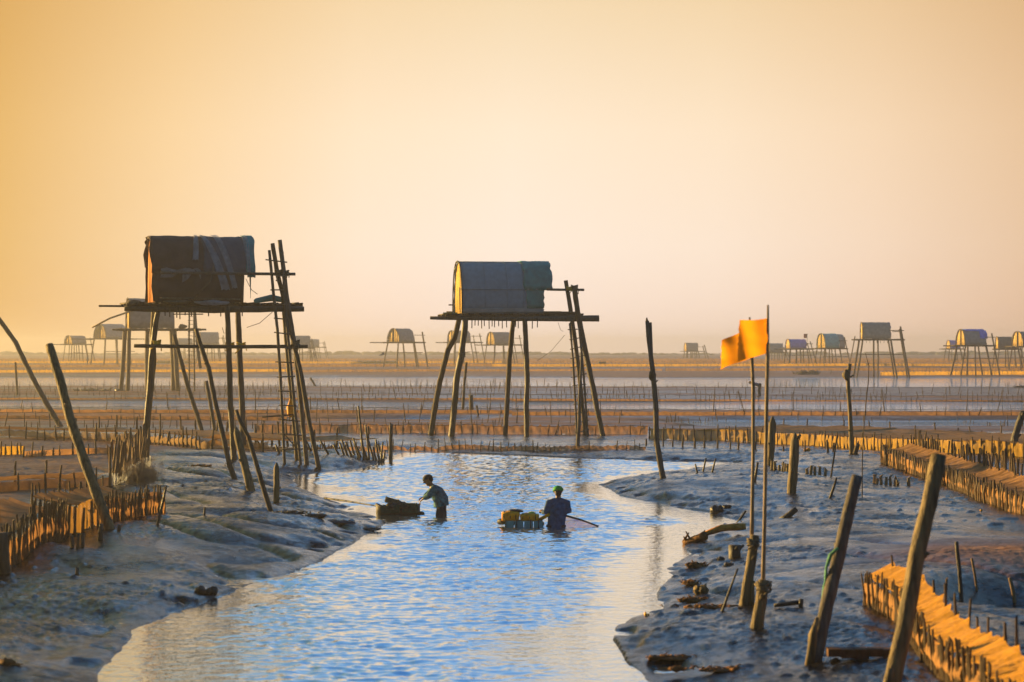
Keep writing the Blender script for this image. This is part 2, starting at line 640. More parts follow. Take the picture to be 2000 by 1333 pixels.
class MB:
    def __init__(s):
        s.v = []
        s.f = []

    def add(s, vs, fs):
        b = len(s.v)
        s.v += [tuple(v) for v in vs]
        s.f += [tuple(b + i for i in f) for f in fs]

    def tube(s, pts, rad, n=8, ref=None, wob=0.0, rnd=False, seg=0.0, sq=1.0):
        """tapered tube through points; rad: number, or list of numbers / (a, b) pairs; rnd: rounded ends"""
        pts = [Vector(p) for p in pts]
        if not isinstance(rad, (list, tuple)):
            rad = [rad] * len(pts)
        rad = [r if isinstance(r, (list, tuple)) else (r, r) for r in rad]
        if len(rad) == 2 and len(pts) > 2:
            k = len(pts) - 1
            rad = [tuple(rad[0][j] + (rad[1][j] - rad[0][j]) * i / k for j in (0, 1)) for i in range(k + 1)]
        if seg:
            np_, nr_ = [pts[0]], [rad[0]]
            for i in range(len(pts) - 1):
                m_ = max(1, int((pts[i + 1] - pts[i]).length / seg))
                for j in range(1, m_ + 1):
                    q = j / m_
                    np_.append(pts[i].lerp(pts[i + 1], q))
                    nr_.append(tuple(rad[i][c] * (1 - q) + rad[i + 1][c] * q for c in (0, 1)))
            pts, rad = np_, nr_
        if rnd:
            t0 = (pts[0] - pts[1]).normalized()
            t1 = (pts[-1] - pts[-2]).normalized()
            a, b = [], []
            for an in (80, 50, 22):
                k, h = math.cos(R(an)), math.sin(R(an))
                a.append((pts[0] + t0 * h * min(rad[0]), (rad[0][0] * k, rad[0][1] * k)))
            for an in (22, 50, 80):
                k, h = math.cos(R(an)), math.sin(R(an))
                b.append((pts[-1] + t1 * h * min(rad[-1]), (rad[-1][0] * k, rad[-1][1] * k)))
            pts = [q[0] for q in a] + pts + [q[0] for q in b]
            rad = [q[1] for q in a] + rad + [q[1] for q in b]
        m = len(pts)
        vs = []
        rf = Vector(ref) if ref is not None else None
        for i in range(m):
            t = (pts[min(i + 1, m - 1)] - pts[max(i - 1, 0)]).normalized()
            r0 = rf or (Vector((0, 1, 0)) if abs(t.y) < .9 else Vector((1, 0, 0)))
            a = (r0 - t * t.dot(r0)).normalized()
            b = t.cross(a)
            for k in range(n):
                an = 2 * math.pi * k / n
                q = 1 + random.uniform(-wob, wob)
                ca, sa = math.cos(an), math.sin(an)
                if sq != 1:
                    ca, sa = math.copysign(abs(ca) ** sq, ca), math.copysign(abs(sa) ** sq, sa)
                vs.append(pts[i] + a * ca * rad[i][0] * q + b * sa * rad[i][1] * q)
        fs = []
        for i in range(m - 1):
            for k in range(n):
                fs.append((i * n + k, i * n + (k + 1) % n, (i + 1) * n + (k + 1) % n, (i + 1) * n + k))
        fs.append(tuple(range(n - 1, -1, -1)))
        fs.append(tuple(range((m - 1) * n, m * n)))
        s.add(vs, fs)
        return s

    def box(s, c, size, rot=None):
        c = Vector(c)
        M = rot or Matrix.Identity(3)
        hx, hy, hz_ = [q / 2 for q in size]
        vs = [c + M @ Vector((a * hx, b * hy, g * hz_)) for a in (-1, 1) for b in (-1, 1) for g in (-1, 1)]
        s.add(vs, [(0, 1, 3, 2), (4, 6, 7, 5), (0, 4, 5, 1), (2, 3, 7, 6), (0, 2, 6, 4), (1, 5, 7, 3)])
        return s

    def sheet(s, rows, th=0.0):
        """grid of points rows x cols; th > 0 gives it thickness along its own normals"""
        nr, ncx = len(rows), len(rows[0])
        vs = [Vector(p) for r in rows for p in r]
        fs = [(i * ncx + j, i * ncx + j + 1, (i + 1) * ncx + j + 1, (i + 1) * ncx + j) for i in range(nr - 1) for j in range(ncx - 1)]
        if th:
            nn = [Vector((0, 0, 0)) for _ in vs]
            for f in fs:
                q = (vs[f[2]] - vs[f[0]]).cross(vs[f[3]] - vs[f[1]])
                for i in f:
                    nn[i] += q
            k = len(vs)
            lo = [v - q.normalized() * th if q.length else v for v, q in zip(vs, nn)]
            edge = list(range(ncx)) + [i * ncx + ncx - 1 for i in range(1, nr)] + [(nr - 1) * ncx + j for j in range(ncx - 2, -1, -1)] + [i * ncx for i in range(nr - 2, 0, -1)]
            fs2 = [tuple(k + i for i in reversed(f)) for f in fs]
            fr = [(edge[(i + 1) % len(edge)], edge[i], k + edge[i], k + edge[(i + 1) % len(edge)]) for i in range(len(edge))]
            vs = vs + lo
            fs = fs + fs2 + fr
        s.add(vs, fs)
        return s

    def blob(s, c, r, amp=.3, n=10, squash=(1, 1, 1), seed=0):
        c = Vector(c)
        vs = []
        fs = []
        m = n // 2 + 1
        rr = random.Random(seed)
        ph = [(rr.uniform(0, 6), rr.uniform(0, 6), rr.uniform(1.5, 4), rr.uniform(1.5, 4)) for _ in range(4)]
        for i in range(m + 1):
            th = math.pi * i / m
            for k in range(n):
                an = 2 * math.pi * k / n
                q = 1 + amp * sum(math.sin(p[2] * an + p[0]) * math.sin(p[3] * th + p[1]) for p in ph) / 2 + rr.uniform(-.4, .4) * amp * (0 < i < m)
                vs.append(c + Vector((math.sin(th) * math.cos(an) * r * q * squash[0], math.sin(th) * math.sin(an) * r * q * squash[1], math.cos(th) * r * q * squash[2])))
        for i in range(m):
            for k in range(n):
                fs.append((i * n + k, (i + 1) * n + k, (i + 1) * n + (k + 1) % n, i * n + (k + 1) % n))
        s.add(vs, fs)
        return s

    def build(s, name, m, parent=None, origin=None, smooth=True, loc=None):
        """origin: world position the vertices are made relative to (the parent's place)"""
        og = Vector(origin) if origin is not None else Vector((0, 0, 0))
        me = bpy.data.meshes.new(name)
        me.from_pydata([tuple(Vector(v) - og) for v in s.v], [], s.f)
        if smooth:
            me.polygons.foreach_set("use_smooth", np.ones(len(me.polygons), bool))
        me.materials.append(m)
        me.update()
        o = bpy.data.objects.new(name, me)
        link(o, parent)
        if parent is None and origin is not None:
            o.location = og
        return o


def remesh(o, vox, it=3):
    m = o.modifiers.new("union", 'REMESH')
    m.mode = 'VOXEL'
    m.voxel_size = vox
    m.use_smooth_shade = True
    if it:
        k = o.modifiers.new("relax", 'SMOOTH')
        k.iterations = it
        k.factor = .5
    return o


# ---------------------------------------------------------------- stilt huts
HUTS = "stilt huts on the mudflat"


def arch(t, W, H, n=2.5):
    c, s = math.cos(t), math.sin(t)
    return -W / 2 * math.copysign(abs(c) ** (2 / n), c), H * abs(s) ** (2 / n)


class Frame:
    """local frame of a hut: a along the ridge, b away from us, z up; o = front left corner on the deck"""

    def __init__(s, o, yaw):
        s.o = o
        s.a = Vector((math.cos(yaw), math.sin(yaw), 0))
        s.b = Vector((-math.sin(yaw), math.cos(yaw), 0))

    def __call__(s, a, b, z):
        return s.o + s.a * a + s.b * b + Vector((0, 0, z))


def vault(fr, x0, x1, W, H, off=0.0, th=.04, n=2.5, t0=0.0, t1=math.pi, jit=.012, nx=14, nt_=22, sag=0.0):
    rows = []
    for j in range(nt_ + 1):
        t = t0 + (t1 - t0) * j / nt_
        y, z = arch(t, W + 2 * off, H + off, n)
        row = []
        for i in range(nx + 1):
            q = i / nx
            k = random.uniform(-jit, jit)
            row.append(fr(x0 + (x1 - x0) * q + (random.uniform(-jit, jit) * 3 if i in (0, nx) else 0), W / 2 + y + k, z + k - sag * math.sin(math.pi * q) * (z / H)))
        rows.append(row)
    return MB().sheet(rows, th)


def gable(fr, x, W, H, n=2.5, slats=9, th=.03, door=False):
    """end wall of upright split-bamboo slats, each cut to the arch"""
    mb = MB()
    ww = W * .96
    for i in range(slats):
        if door and i == slats // 2:
            continue
        y0 = ww * i / slats + W * .02
        y1 = ww * (i + .93) / slats + W * .02

        def top(y):
            q = min(.999, abs(y - W / 2) / (W / 2))
            return H * .97 * (1 - q ** n) ** (1 / n)
        dx = random.uniform(-.012, .012)
        vs = []
        for xx in (x + dx, x + dx + th):
            vs += [fr(xx, y0, 0), fr(xx, y1, 0), fr(xx, y1, top(y1)), fr(xx, (y0 + y1) / 2, top((y0 + y1) / 2)), fr(xx, y0, top(y0))]
        mb.add(vs, [(0, 4, 3, 2, 1), (5, 6, 7, 8, 9), (0, 1, 6, 5), (1, 2, 7, 6), (2, 3, 8, 7), (3, 4, 9, 8), (4, 0, 5, 9)])
    return mb


def leg_pts(pts, d0, d1):
    """photo polyline top -> bottom, from depth d0 at the top to d1 at the foot, run on into the mud"""
    y0, y1 = pts[0][1], pts[-1][1]
    o = [P(x, y, d0 + (d1 - d0) * (y - y0) / (y1 - y0)) for x, y in pts]
    o.append(o[-1] + (o[-1] - o[-2]).normalized() * .5)
    return o


def ladder(root, og, r1, r2, r_w, n, m, d, d2):
    """two rails and rungs, photo pixels"""
    a, b = leg_pts(r1, d, d2), leg_pts(r2, d, d2)
    la = MB().tube(a, r_w, 7, wob=.1, seg=.4).build("ladder", m, root, og)
    MB().tube(b, r_w, 7, wob=.1, seg=.4).build("rail", m, la, og)

    def along(pl, q):
        z = pl[0].z + (pl[-2].z - pl[0].z) * q
        for i in range(len(pl) - 1):
            if pl[i].z >= z >= pl[i + 1].z:
                return pl[i].lerp(pl[i + 1], (pl[i].z - z) / (pl[i].z - pl[i + 1].z))
        return pl[-2]
    for i in range(n):
        q = (i + .7) / n
        p, s = along(a, q), along(b, q)
        e = (s - p).normalized() * random.uniform(.06, .14)
        j = Vector((0, 0, random.uniform(-.03, .03)))
        MB().tube([p - e - Vector((0, r_w, 0)) + j, s + e - Vector((0, r_w, 0)) - j], .022, 6).build("rung", m, la, og)
    return la


def tie(root, og, c, r, m, n=3):
    mb = MB()
    for k in range(n):
        z = (k - n / 2) * r * .45
        pts = [c + Vector((math.cos(t) * r, math.sin(t) * r, z + .2 * r * math.sin(2 * t + k))) for t in np.linspace(0, 2 * math.pi, 11)]
        mb.tube(pts, r * .2, 5)
    for k in range(2):
        e = c + Vector((random.uniform(-1, 1) * r * 1.5, -r * 1.1, -r * random.uniform(1.2, 2.5)))
        mb.tube([c + Vector((0, -r, 0)), (c + e) / 2 + Vector((r * .6, -r * .6, 0)), e], r * .15, 5)
    return mb.build("rope_tie", m, root, og)


def deck(root, og, fr, x0, x1, W, m, thick=.035, n=26, over=.25):
    mb = MB()
    for y_ in (.12, W * .5, W - .12):
        mb.tube([fr(x0, y_, -thick * 2.4), fr(x1, y_, -thick * 2.4)], thick * 1.5, 6, wob=.1, seg=.4)
    for i in range(n):
        x = x0 + (x1 - x0) * (i + .5) / n + random.uniform(-.02, .02)
        mb.tube([fr(x + random.uniform(-.05, .05), -over * random.uniform(.6, 1.2), -thick + random.uniform(-.015, .015)), fr(x + random.uniform(-.05, .05), W + over * random.uniform(.6, 1.2), -thick + random.uniform(-.015, .015))],
                thick * random.uniform(.8, 1.15), 6)
    return mb.build("deck", m, root, og)


# --- the centre hut
def centre_hut():
    d = ground(975, 850).y
    og = ground(985, 851)
    root = thing("stilt_hut", og, "grey barrel-roofed hut on crooked stilts at the middle of the far creek bank", "stilt hut", HUTS)
    s = F / d
    yaw = R(11.5)
    df = d - 1.1
    fr = Frame(P(903, 612, df), yaw)
    ur = (1061 - 1000) / F
    Ln = (ur * fr.o.y - fr.o.x) / (math.cos(yaw) - ur * math.sin(yaw))
    W, H = 2.05, (612 - 511) / s
    vault(fr, 0, Ln, W, H).build("roof", thatch, root, og)
    # battens and sheet laps
    bm_ = MB()
    for t in (.383, 1.35):
        y, z = arch(t, W + .05, H + .03)
        bm_.tube([fr(-.08, W / 2 + y, z), fr(Ln + .06, W / 2 + y, z)], .018, 5, seg=.5)
    for x in (Ln * .29, Ln * .56, Ln * .76):
        pts = []
        for k in range(9):
            y, z = arch(k / 8 * 1.5 + .03, W + .03, H + .02)
            pts.append(fr(x, W / 2 + y, z))
        bm_.tube(pts, .011, 5)
    bm_.build("roof_batten", thatch, root, og)
    # front hem strip
    vault(fr, -.02, Ln + .02, W, H, .03, .02, t0=.004, t1=.05, nt_=4).build("roof_hem", tarp_pale, root, og)
    # teal sheet that overhangs to the right
    vault(fr, Ln * .765, Ln + .38, W, H, .045, .02, t0=.36, t1=math.pi - .36, nt_=20).build("tarp", tarp_teal, root, og)
    vault(fr, Ln * .80, Ln + .03, W, H, .03, .015, t0=.05, t1=.40, nt_=6).build("tarp", tarp_teal, root, og)
    g = gable(fr, .06, W, H, slats=11).build("end_wall", straw, root, og)
    MB().tube([fr(.0, W * .22, .05), fr(-.02, W * .25, H * .5)], .02, 5).build("door_post", wood, g, og)
    gable(fr, Ln - .1, W, H, slats=9).build("end_wall", straw, root, og)
    # rim hoop at the lit end
    hp = []
    for k in range(17):
        y, z = arch(math.pi * k / 16, W + .03, H + .02)
        hp.append(fr(-.01, W / 2 + y, z))
    MB().tube(hp, .03, 6).build("roof_hoop", wood, root, og)
    # deck beams
    x0 = (P(840, 622, d).x - fr.o.x)
    zb = P(0, 622, df).z - fr.o.z
    deck(root, og, fr, -.65, Ln + 1.65, W, wood_g, n=34)
    fa = Vector((fr.a.x, fr.a.y, 0))
    q0, q1 = P(840, 621.5, df), P(1170, 622.5, df + .35)
    MB().tube([q0, q0.lerp(q1, .5) + Vector((0, 0, -.03)), q1], [.065, .085, .13], 8, wob=.06, seg=.4).build("beam", wood_g, root, og)
    q0, q1 = P(872, 612, df + W), P(1130, 615, df + W + .3)
    MB().tube([q0, q1], .08, 8, wob=.06, seg=.5).build("beam", wood_g, root, og)
    MB().box(fr(-.42, .35, -.01), (.55, .9, .07)).build("deck_plank", straw, root, og, False)
    MB().box(fr(Ln + .5, .5, .06), (.7, .5, .06)).build("deck_plank", straw, root, og, False)
    MB().tube([P(1062, 611, df + .4), P(1128, 612, df + .5)], .06, 7, wob=.1, seg=.3).build("beam", wood, root, og)
    for px in (922, 928, 934, 940.5, 945.5, 955, 961, 966, 974, 981, 989, 1007, 1012, 1040, 1050):
        MB().tube([P(px, 620, df - .1), P(px + random.uniform(-.6, .6), random.uniform(636, 643), df - .1)], .02, 5).build("hanging_stick", wood, root, og)
    MB().tube([P(1068, 566, df + .3), P(1141, 566.5, df + .5)], .05, 7, wob=.08, seg=.3).build("cross_pole", wood_g, root, og)
    MB().tube([P(876, 596, df + .5), P(884, 596, df + .5)], .03, 6).build("cross_pole", wood, root, og)
    legs = [([(897, 622), (888, 660), (875, 683), (859, 746), (848, 806), (842, 845)], 1.6, 1.6, 11),
            ([(909, 622), (908, 640), (901, 696), (892, 738), (889, 780), (882, 850)], 0, 0, 12),
            ([(1003, 620), (1000, 650), (995, 702), (992, 760), (987, 850)], 1.6, 1.7, 9.5),
            ([(1025, 622), (1027, 670), (1030, 745), (1028, 790), (1029, 852)], 0, 0, 10),
            ([(1105, 548), (1112, 590), (1121, 650), (1130, 720), (1137, 790), (1143, 849)], 1.5, 1.7, 8.5),
            ([(1121, 558), (1128, 610), (1144, 690), (1158, 755), (1166, 800), (1178, 854)], 0, 0, 10.5)]
    for pts, a, b, wpx in legs:
        r = wpx / 2 / s
        MB().tube(leg_pts(pts, df + a, df + b), [r * .92] + [r] * (len(pts) - 1) + [r * 1.05], 10, wob=.10, seg=.22).build("leg", wood if a else wood_d, root, og)
    ladder(root, og, [(1113, 632), (1119, 700), (1127, 850)], [(1130, 630), (1139, 720), (1148, 846)], .042, 12, wood_g, df - .05, df - .2)
    for px, py, m in ((1112, 562, rope_y), (1122, 560, rope_m), (902, 692, rope_m), (1115, 622, rope_m)):
        tie(root, og, P(px, py, df + (.1 if px > 1000 else 0)), .11 if m is rope_y else .13, m)
    for a, b in (((1103, 655), (1050, 705)), ((1090, 630), (1100, 648))):
        pa, pb = P(*a, df - .2), P(*b, df - .2)
        MB().tube([pa, pa.lerp(pb, .5) + Vector((0, 0, -.12)), pb], .008, 4).build("loose_line", rope_m, root, og)


centre_hut()


# --- the big dark hut on the left
def dark_hut():
    og = ground(440, 886)
    d = og.y
    root = thing("stilt_hut", og, "large dark-roofed hut draped with pale net strips, on tall stilts left of the creek", "stilt hut", HUTS)
    s = F / d
    yaw = R(15)
    df = d - .9
    fr = Frame(P(298, 590, df), yaw)
    ur = (476 - 1000) / F
    Ln = (ur * fr.o.y - fr.o.x) / (math.cos(yaw) - ur * math.sin(yaw))
    W, H = 1.75, (590 - 462) / s
    vault(fr, 0, Ln, W, H, n=2.7).build("roof", tarp_dark, root, og)
    ov = 20 / s
    vault(fr, -.05, Ln * .60, W, H, .035, .015, n=2.7, t0=.33, t1=2.7, nt_=18).build("roof_sheet", tarp_dark, root, og)
    vault(fr, Ln * .56, Ln + ov * .9, W, H, .055, .015, n=2.7, t0=.31, t1=2.7, nt_=18, sag=.04).build("roof_sheet", tarp_slate, root, og)
    vault(fr, Ln + ov * .35, Ln + ov * 1.15, W, H, .07, .012, n=2.7, t0=.26, t1=2.6, nt_=14).build("tarp", tarp_teal, root, og)
    gable(fr, .06, W, H, n=2.7, slats=9).build("end_wall", mat("rust_end_wall", (.62, .22, .04), .8, .3, 7, .5, 25, (6, 6, .5)), root, og)
    gable(fr, Ln - .1, W, H, n=2.7, slats=7).build("end_wall", straw, root, og)
    tw = MB()
    rows = [[fr(Ln + ov * .7 + .07 * (1 - q) * (j - .5), .1 + .03 * math.sin(q * 6 + j), H * .55 - q * .95) for j in (0, .5, 1)] for q in np.linspace(0, 1, 8)]
    tw.sheet(rows, .01).build("hanging_rag", tarp_teal, root, og)
    # netting thrown over the roof
    def strip(x_a, x_b, w_a, w_b, ta, tb, k=16):
        rows = []
        for i in range(k + 1):
            q = i / k
            t = ta + (tb - ta) * q
            y, z = arch(t, W + .17, H + .07, 2.7)
            xc = x_a + (x_b - x_a) * q ** 1.4
            wd = w_a + (w_b - w_a) * q
            rows.append([fr(xc + wd * (j / 4 - .5), W / 2 + y - .02 * math.sin(j * 2.1 + q * 9), z + .02 * math.sin(j * 3 + q * 5)) for j in range(5)])
        return MB().sheet(rows)
    for a in ((Ln * .50, Ln * .47, .10, .18, 1.5, .55), (Ln * .55, Ln * .80, .12, .26, 1.5, .1), (Ln * .70, Ln * .90, .22, .16, 1.5, .12), (Ln * 1.03, Ln * 1.06, .20, .10, 1.5, .3)):
        strip(*a).build("netting", net_gy, root, og)
    for c, wd, hh in ((Ln * .27, 1.0, .30), (Ln * .42, .55, .42)):
        rows = [[fr(c + wd * (i / 6 - .5), -.10 - .05 * math.sin(i * 2 + j), H * .50 + .04 * math.sin(i * 1.7) - hh * (j / 4) * (.55 + .45 * math.sin(i * .9 + c))) for i in range(7)] for j in range(5)]
        MB().sheet(rows).build("netting", net_gy, root, og)
    for a, b in (((313, 533), (577, 536)),):
        MB().tube([P(*a, df - .15), P(*b, df + .45)], .045, 7, wob=.08, seg=.3).build("cross_pole", wood_g, root, og)
    MB().tube([P(376, 588, df - .12), P(412, 548, df - .1), P(417, 520, df - .05)], .022, 5).build("prop_stick", wood_g, root, og)
    MB().tube([P(312, 583, df - .15), P(470, 585, df)], .03, 6, seg=.4).build("cross_pole", wood_g, root, og)
    # deck
    deck(root, og, fr, -.75, Ln + 1.8, W, wood, n=36, over=.2)
    a0, a1 = P(243, 603, df - .1), P(594, 604, df + .5)
    MB().tube([a0, a0.lerp(a1, .5) + Vector((0, 0, -.03)), a1], [.08, .10, .075], 8, wob=.1, seg=.3).build("beam", wood_d, root, og)
    MB().tube([P(250, 595, df + W - .1), P(585, 600, df + W + .4)], .085, 8, wob=.1, seg=.4).build("beam", wood_d, root, og)
    MB().tube([P(193, 598, df + .4), P(330, 599, df + .5)], .035, 6, seg=.4).build("beam", wood, root, og)
    for px, py, w_, h_ in ((262, 592, .5, .10), (345, 590, .9, .07), (415, 592, 1.0, .09)):
        MB().blob(P(px, py, df), w_ / 2, .25, 10, (1, .5, h_ / w_ * 1.6), seed=px).build("net_bundle", rope_m if px < 400 else net_gy, root, og)
    MB().tube([P(500, 588, df + .35), P(530, 582, df + .35), P(560, 587, df + .4)], [(.09, .07), (.13, .1), (.09, .07)], 8, wob=.15, rnd=True).build("net_bundle", tarp_teal, root, og)
    for px in (307, 322, 331, 345, 351, 362, 374, 407, 431, 468, 473):
        MB().tube([P(px, 598, df - .12), P(px + random.uniform(-.6, .6), random.uniform(612, 624), df - .12)], .018, 5).build("hanging_stick", wood, root, og)
    MB().tube([P(338, 614, df - .1), P(397, 614, df - .1)], .018, 5).build("cross_pole", wood, root, og)
    MB().tube([P(262, 676, df - .16), P(430, 678, df - .12), P(601, 677, df + .1)], .055, 7, wob=.1, seg=.3).build("cross_pole", wood_d, root, og)
    legs = [([(310, 598), (303, 640), (296, 700), (292, 760), (286, 830), (280, 878)], .1, .1, 11, wood_d),
            ([(300, 598), (298, 650), (301, 700), (294, 770), (288, 840), (285, 884)], 1.5, 1.4, 10, wood_m),
            ([(444, 598), (446, 660), (448, 720), (450, 790), (456, 882)], 0, 0, 11, wood_d),
            ([(464, 598), (467, 660), (469, 720), (473, 790), (474, 838)], 1.6, 1.7, 11.5, wood_g),
            ([(546, 469), (553, 520), (560, 580), (577, 684), (588, 790), (597, 886)], .1, .2, 9, wood_g),
            ([(532, 476), (541, 530), (552, 576), (566, 640), (588, 730), (602, 815), (618, 892)], .4, -.2, 9, wood),
            ([(551, 575), (556, 640), (563, 720), (571, 800), (577, 868)], 1.5, 1.6, 7, wood_m)]
    for pts, a, b, wpx, m in legs:
        r = wpx / 2 / s
        MB().tube(leg_pts(pts, df + a, df + b), [r * .9] + [r] * (len(pts) - 1) + [r * 1.05], 10, wob=.11, seg=.2).build("leg", m, root, og)
    ladder(root, og, [(526, 489), (534, 570), (542, 645), (549, 760), (555, 886)], [(551, 492), (556, 575), (563, 660), (574, 780), (585, 886)], .045, 14, wood_g, df - .05, df - .1)
    MB().tube([P(512, 815, df - .1), P(580, 810, df)], .025, 6, seg=.3).build("cross_pole", wood, root, og)
    MB().tube([P(548, 840, df), P(583, 880, df)], .02, 6).build("cross_pole", wood, root, og)
    for px, py, m in ((306, 668, rope_y), (449, 673, rope_y), (471, 673, rope_y), (577, 668, rope_m), (545, 530, rope_m), (556, 532, rope_m)):
        tie(root, og, P(px, py, df + .1), .12, m)
    for a, b in (((480, 545), (503, 575)), ((482, 640), (532, 610)), ((300, 605), (298, 640)), ((441, 650), (434, 640))):
        pa, pb = P(*a, df), P(*b, df)
        MB().tube([pa, pa.lerp(pb, .5) + Vector((0, 0, -.1)), pb], .009, 4).build("loose_line", rope_m, root, og)
    # the sack hung in the ladder frame is a thing of its own
    c = P(567, 796, df + .6)
    sk = MB().tube([c + Vector((.0, 0, .24)), c + Vector((.01, 0, .12)), c, c + Vector((0, 0, -.2))], [(.03, .03), (.10, .07), (.15, .11), (.12, .10)], 10, wob=.12, rnd=True)
    tag(sk.build("sack", sack_y, None, c), "bright yellow sack hanging inside the ladder frame of the dark hut", "sack")


dark_hut()


# --- huts further out: one builder, each with its own size, angle, colours and stilts
def far_hut(label, xl, xr, yt, yb, gw, px0, px1, ybase, roof, W=2.3, W_px=None, n_legs=3, ends="frame", brace=True, extra=None, gmat=None, curve=2.4, splay=.25, dd=None, lw=.09):
    og = ground((xl + xr) / 2, ybase)
    if dd:
        og = Vector(((((xl + xr) / 2) - 1000) / F * dd, dd, hz((((xl + xr) / 2) - 1000) / F * dd, dd)))
    d = og.y
    s = F / d
    root = thing("stilt_hut", og, label, "stilt hut", HUTS)
    df = d - W / 2
    u = ((xl + xr) / 2 - 1000) / F
    yaw = math.asin(min(.75, gw / (s * W))) - u
    yaw = max(-.2, yaw)
    fr = Frame(P(xl, yb, df), yaw)
    ur = (xr - 1000) / F
    Ln = (ur * fr.o.y - fr.o.x) / (math.cos(yaw) - ur * math.sin(yaw))
    H = (yb - yt) / s
    vault(fr, 0, Ln, W, H, n=curve, th=.05, nx=8, nt_=18, jit=.025).build("roof", roof, root, og)
    gable(fr, .08, W, H, n=curve, slats=7, door=gw > 12).build("end_wall", gmat or straw_far, root, og)
    gable(fr, Ln - .12, W, H, n=curve, slats=5).build("end_wall", gmat or straw_far, root, og)
    hp = []
    for k in range(13):
        y, z = arch(math.pi * k / 12, W + .06, H + .03, curve)
        hp.append(fr(-.02, W / 2 + y, z))
    MB().tube(hp, .05, 5).build("roof_hoop", wood, root, og)
    xa = (px0 - xl) / s / math.cos(yaw)
    xb = (px1 - xl) / s / math.cos(yaw)
    deck(root, og, fr, max(xa, -.9), min(xb, Ln + 2.2), W, wood, n=16, thick=.06, over=.3)
    for b_ in (-.1, W + .1):
        MB().tube([fr(xa, b_, -.12), fr(xb, b_, -.12)], .085, 6, wob=.1, seg=.6).build("beam", wood, root, og)
    zd = og.z - fr.o.z
    for i in range(n_legs):
        q = i / max(1, n_legs - 1)
        for b_ in (.1, W - .1):
            sx_ = (q - .5) * 2 * splay * (-zd) * .5 + random.uniform(-.1, .1)
            xx = Ln * q + random.uniform(-.15, .15)
            p0 = fr(xx, b_, -.05)
            p1 = fr(xx + sx_, b_ + (b_ - W / 2) * .25, 0)
            p1.z = hz(p1.x, p1.y) - .3
            pm = p0.lerp(p1, .5) + Vector((random.uniform(-.06, .06), 0, 0))
            MB().tube([p0, pm, p1], lw * random.uniform(.85, 1.2), 7, wob=.1, seg=.8).build("leg", wood, root, og)
    if brace:
        zz = zd * random.uniform(.40, .5)
        MB().tube([fr(-.5, -.05, zz), fr(min(xb, Ln + 1.6), -.05, zz)], .055, 5, seg=1).build("cross_pole", wood, root, og)
    if ends == "frame":
        for k, (b_, top) in enumerate(((.1, H * .75), (W - .2, H * .6))):
            p0 = fr(xb - .55 + .2 * k, b_, top)
            p1 = fr(xb + .65, b_, 0)
            p1.z = hz(p1.x, p1.y) - .3
            MB().tube([p0, p1], lw, 6, wob=.1, seg=.8).build("leg", wood, root, og)
        MB().tube([fr(Ln - .1, 0, H * .5), fr(xb - .1, 0, H * .5)], .05, 5).build("cross_pole", wood, root, og)
    if extra:
        extra(root, og, fr, Ln, W, H, zd)
    return root


def near_left_extra(root, og, fr, Ln, W, H, zd):
    d = fr.o.y
    ladder(root, og, [(370, 606), (369, 680), (370, 756)], [(379, 606), (379, 680), (380, 758)], .07, 20, wood, d - .3, d - .4)
    MB().tube([P(180, 640, d), P(215, 622, d), P(262, 606, d)], .08, 6).build("prop_stick", bamboo, root, og)
    MB().tube([P(380, 606, d), P(386, 680, d), P(392, 720, d)], .12, 7, wob=.1).build("leg", wood_g, root, og)
    MB().blob(P(357, 638, d), .25, .3, 8, (1.4, 1, .7), 3).build("net_bundle", rope_m, root, og)


far_hut("pale grey hut with a long ladder, seen through the stilts of the dark hut", 253, 341, 583, 641, 7, 227, 397, 764, thatch_far, W=2.4, ends="", extra=near_left_extra, lw=.19, splay=.1, brace=False, curve=2.8)
far_hut("small hazy hut with straw end wall, nearest the left edge of the far shore", 141, 169, 656, 672, 15, 120, 176, 712, thatch_far, W=2.6, n_legs=4, dd=470)
far_hut("broad arched pale hut with a doorway in its straw end, left of the dark hut", 207, 249, 633, 661, 24, 173, 270, 713, tarp_pale, W=3.0, n_legs=3, curve=2.0, dd=425, ends="", lw=.13)
far_hut("faint grey hut just right of the tall ladder behind the dark hut", 392, 428, 649, 673, 4, 375, 440, 711, tarp_pale, W=2.6, n_legs=4, dd=480, curve=2.2)
far_hut("very faint small hut behind the crossbar of the dark hut", 348, 376, 661, 674, 4, 340, 384, 706, tarp_pale, W=2.6, n_legs=3, dd=620)
far_hut("hazy arched hut right of the dark hut's ladder", 572, 607, 656, 679, 4, 560, 614, 710, thatch_far, W=2.7, n_legs=3, dd=470, curve=2.1)
far_hut("tiny ghostly hut to the right of the hazy arched one", 606, 624, 663, 678, 4, 600, 637, 705, tarp_pale, W=2.5, n_legs=4, dd=640)
far_hut("round-arched brown hut with a glowing end, standing alone between the two big huts", 780, 810, 642, 668, 24, 749, 829, 722, thatch_far, W=2.9, n_legs=2, curve=2.0, dd=392, splay=.35, lw=.13)
far_hut("hazy hut with lit end wall behind the left stilts of the centre hut", 890, 920, 646, 668, 16, 868, 942, 713, thatch_far, W=2.7, n_legs=3, dd=440)
far_hut("hazy hut seen between the stilts of the centre hut", 966, 1000, 649, 673, 16, 945, 1020, 714, thatch_far, W=2.7, n_legs=3, dd=445)
far_hut("lone ghostly hut on the horizon left of the flags", 1341, 1364, 670, 686, 5, 1333, 1380, 701, thatch_far, W=2.6, n_legs=4, dd=700, lw=.15)
far_hut("dull grey hazy hut half hidden by the right flag pole", 1503, 1530, 671, 688, 4, 1495, 1538, 711, tarp_pale, W=2.6, n_legs=4, dd=560)


